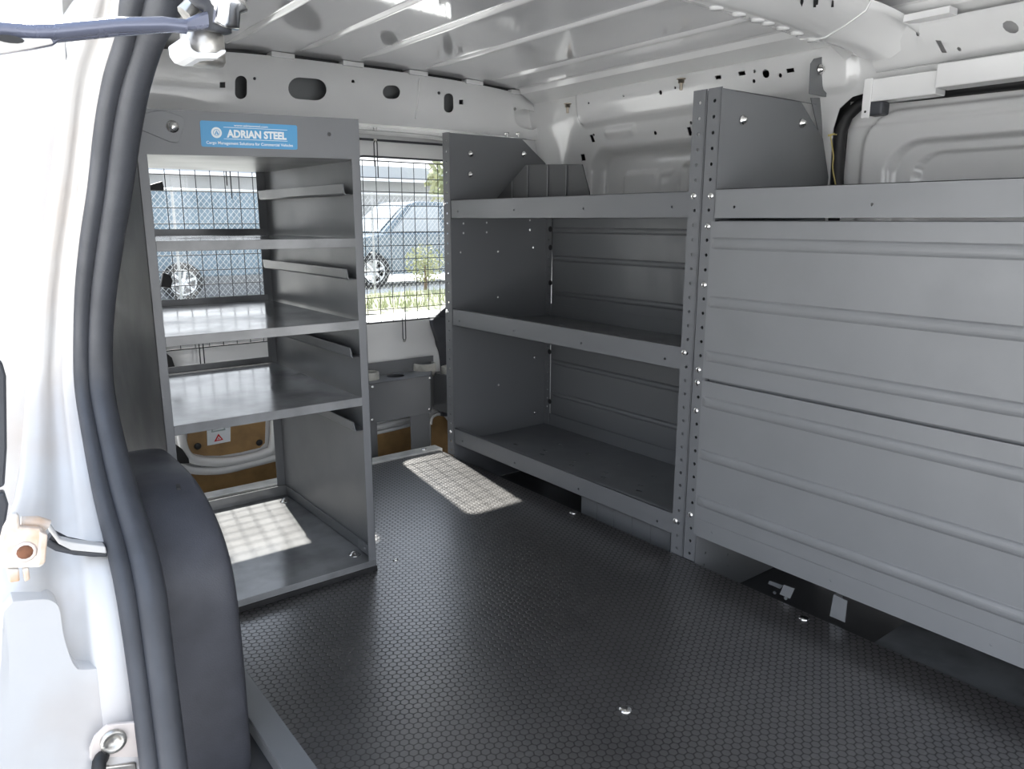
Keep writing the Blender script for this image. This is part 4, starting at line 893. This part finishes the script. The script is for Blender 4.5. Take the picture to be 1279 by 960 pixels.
def wheel(x, y, z, r, parent, white=False):
    f = MB(); f.lathe([(r*0.66, -0.01), (r*0.95, -0.02), (r, 0.03), (r, 0.18), (r*0.9, 0.21), (r*0.5, 0.21)], (x, y, z), (0, 1, 0), 28); t_ = f.build('tyre', 'tyre', parent)
    f = MB(); f.lathe([(r*0.70, 0.0), (r*0.64, -0.012), (r*0.60, 0.02)], (x, y, z), (0, 1, 0), 28); f.lathe([(0.0001, -0.012), (r*0.2, -0.01), (r*0.2, 0.03)], (x, y, z), (0, 1, 0), 14)
    for k_ in range(6):
        a_ = k_*PI/3+0.3; f.tube([(x+math.cos(a_)*r*0.12, y+0.003, z+math.sin(a_)*r*0.12), (x+math.cos(a_)*r*0.64, y+0.003, z+math.sin(a_)*r*0.64)], r*0.075, 6)
    f.build('rim', 'rim_white', parent)
def car(x0, y, s, body, label, name='car', h=1.0):
    """side-on car, nose to -x; s = overall scale (1 -> 4.5 m)"""
    t = thing(name, (x0+2.25*s, y, GZ), label, 'car')
    pts = [(0.0, 0.35), (0.02, 0.70), (0.15, 0.86), (1.05, 0.98), (1.25, 1.00), (4.2, 1.02), (4.48, 0.95), (4.5, 0.40), (4.3, 0.28), (3.95, 0.28), (3.9, 0.5), (3.6, 0.70), (3.3, 0.5), (3.25, 0.26), (1.25, 0.26), (1.2, 0.5), (0.9, 0.70), (0.6, 0.5), (0.55, 0.28), (0.1, 0.28)]
    f = MB(); f.prism([(x0+a_*s, GZ+b_*s*h) for a_, b_ in pts], XZ(y), 0, 1.7*s); f.build('body', body, t, bevel=0.05, seg=3)
    gh = [(1.1, 0.98), (1.75, 1.52), (2.0, 1.58), (3.7, 1.58), (3.95, 1.50), (4.35, 1.0)]
    f = MB()
    lo = [Vector((x0+a_*s, y+(0.06 if b_ < 1.2 else 0.20)*s, GZ+b_*s*h)) for a_, b_ in gh]; hi = [Vector((p.x, y+(1.64 if b_[1] < 1.2 else 1.5)*s, p.z)) for p, b_ in zip(lo, gh)]
    n_ = len(gh); f.add(lo+hi, [tuple(reversed(range(n_))), tuple(range(n_, 2*n_))]+[(i, (i+1) % n_, n_+(i+1) % n_, n_+i) for i in range(n_)]); f.build('cabin', body, t, bevel=0.04, seg=3)
    for q in ([(1.35, 1.03), (1.85, 1.48), (2.45, 1.50), (2.45, 1.03)], [(2.55, 1.03), (2.55, 1.50), (3.35, 1.50), (3.35, 1.03)], [(3.45, 1.03), (3.45, 1.50), (3.72, 1.48), (4.05, 1.05)]):
        f = MB(); f.add([(x0+a_*s, y+(0.06+0.14*(b_-1.0)/0.55)*s-0.02, GZ+b_*s*h) for a_, b_ in q], [tuple(range(4))]); f.add([(x0+a_*s, y+(0.06+0.14*(b_-1.0)/0.55)*s-0.005, GZ+b_*s*h) for a_, b_ in q], [tuple(range(4))]); f.build('side_window', 'car_glass', t)
    f = MB(); f.add([(x0+1.13*s, y+0.2*s, GZ+1.03*s*h), (x0+1.13*s, y+1.5*s, GZ+1.03*s*h), (x0+1.70*s, y+1.4*s, GZ+1.50*s*h), (x0+1.70*s, y+0.3*s, GZ+1.50*s*h)], [(0, 1, 2, 3)]); f.build('windscreen', 'car_glass', t)
    for xw in (0.9, 3.6): wheel(x0+xw*s, y+0.01, GZ+0.34*s, 0.34*s, t)
    return t
car(6.55, 14.6, 1.12, 'car_dark', 'dark blue-grey parked car with white rims behind the fence, in the right rear window', h=1.05)
car(9.4, 19.0, 0.95, 'car_white', 'white parked car farther off behind the dark blue-grey car')
# blue-grey box trailer
tr_ = thing('box_trailer', (4.1, 14.5, GZ), 'blue-grey box trailer with white spoked wheels behind the fence', 'trailer')
f = MB(); f.box(1.2, 5.7, 14.5, 16.4, GZ+0.42, GZ+1.96); f.build('box_body', 'blue_body', tr_, bevel=0.03)
f = MB()
for i in range(16): f.box(1.3+i*0.28, 1.34+i*0.28, 14.485, 14.5, GZ+0.5, GZ+1.9)
f.build('side_rib', 'blue_body', tr_)
f = MB(); f.box(1.2, 5.7, 14.48, 14.52, GZ+0.06, GZ+0.43); f.build('lower_rail', 'steel', tr_)
for xw in (3.62, 2.7): wheel(xw, 14.38, GZ+0.35, 0.35, tr_)
# building
bd = thing('warehouse_building', (12, 25, GZ), 'long pale low building with a grey roof behind the parked vehicles', 'building')
f = MB(); f.box(1, 24, 25, 30, GZ, GZ+3.0); f.build('wall', 'building_wall', bd)
f = MB(); f.prism([(24.7, GZ+2.88), (24.7, GZ+3.32), (30.2, GZ+3.34), (30.2, GZ+2.88)], lambda u, v, w: Vector((w, u, v)), 0.7, 24.3); f.build('roof', 'building_roof', bd)
f_save.build('gutter', 'car_white', bd)
for x in (4, 7.2, 11, 15): f = MB(); f.box(x, x+1.5, 24.95, 25.02, GZ+1.2, GZ+2.0); f.build('window', 'car_glass', bd)
for x in (9.3, 13.2): f = MB(); f.box(x, x+1.2, 24.95, 25.02, GZ, GZ+2.1); f.build('door', 'building_roof', bd)
# trees and shrubs
def tree(x, y, h, rad, label, nm, cat, seed, grp=None, nleaf=1500):
    r_ = random.Random(seed); t = thing(nm, (x, y, GZ), label, cat, grp); f = MB()
    for i in range(nleaf):
        d = Vector((r_.gauss(0, 1), r_.gauss(0, 1), r_.gauss(0, 1))).normalized()*rad*r_.random()**0.4
        c_ = Vector((x, y, GZ+h-rad*0.9))+Vector((d.x, d.y, d.z*0.95)); s_ = rad*0.09
        a_ = Vector((r_.uniform(-1, 1), r_.uniform(-1, 1), r_.uniform(-1, 1))).normalized()*s_; b_ = a_.cross(Vector((r_.uniform(-1, 1), r_.uniform(-1, 1), r_.uniform(-1, 1)))).normalized()*s_*0.6
        f.add([c_-a_, c_+b_, c_+a_, c_-b_], [(0, 1, 2, 3)])
    f.build('foliage', 'leaf', t)
    f = MB(); f.tube([(x, y, GZ), (x+0.05*rad, y, GZ+h*0.4), (x, y, GZ+h-rad)], [rad*0.10, rad*0.07, rad*0.04], 8); f.build('trunk', 'bark', t)
tree(14.75, 21.5, 4.0, 1.45, 'pale green tree rising over the parked cars at the right window edge', 'tree', 'tree', 1)
tree(5.0, 12.55, 0.95, 0.34, 'small yellow-green shrub at the fence, in the left rear window', 'shrub', 'shrub', 2, 'shrubs along the fence', 500)
tree(7.6, 12.6, 1.0, 0.40, 'green shrub at the fence, at the right edge of the right rear window', 'shrub', 'shrub', 3, 'shrubs along the fence', 500)

# ================================================================== LIGHT
w = bpy.data.worlds.new('world'); bpy.context.scene.world = w; w.use_nodes = True
nt = w.node_tree; N = nt.nodes; L = nt.links; bg = N['Background']
tcn = N.new('ShaderNodeTexCoord'); sp_ = N.new('ShaderNodeSeparateXYZ'); cr_ = N.new('ShaderNodeValToRGB')
L.new(tcn.outputs['Generated'], sp_.inputs[0]); L.new(sp_.outputs[2], cr_.inputs[0])
cr_.color_ramp.elements[0].position = 0.0; cr_.color_ramp.elements[0].color = (0.95, 0.97, 1.0, 1)
cr_.color_ramp.elements[1].position = 0.9; cr_.color_ramp.elements[1].color = (0.62, 0.76, 1.0, 1)
L.new(cr_.outputs[0], bg.inputs[0]); bg.inputs[1].default_value = 1.25
sd = bpy.data.lights.new('sun', 'SUN'); so = bpy.data.objects.new('sun', sd); C.objects.link(so)
sd.energy = 9.0; sd.angle = math.radians(0.9); sd.color = (1.0, 0.96, 0.90)
so.rotation_euler = Vector((-0.14, -0.93, -1.0)).to_track_quat('-Z', 'Y').to_euler(); so.location = (2, 8, 10)

vs_ = bpy.context.scene.view_settings
bpy.context.scene.display_settings.display_device = 'sRGB'
vs_.view_transform = 'Standard'; vs_.look = 'None'; vs_.gamma = 1.0; vs_.exposure = 1.05; vs_.use_curve_mapping = False
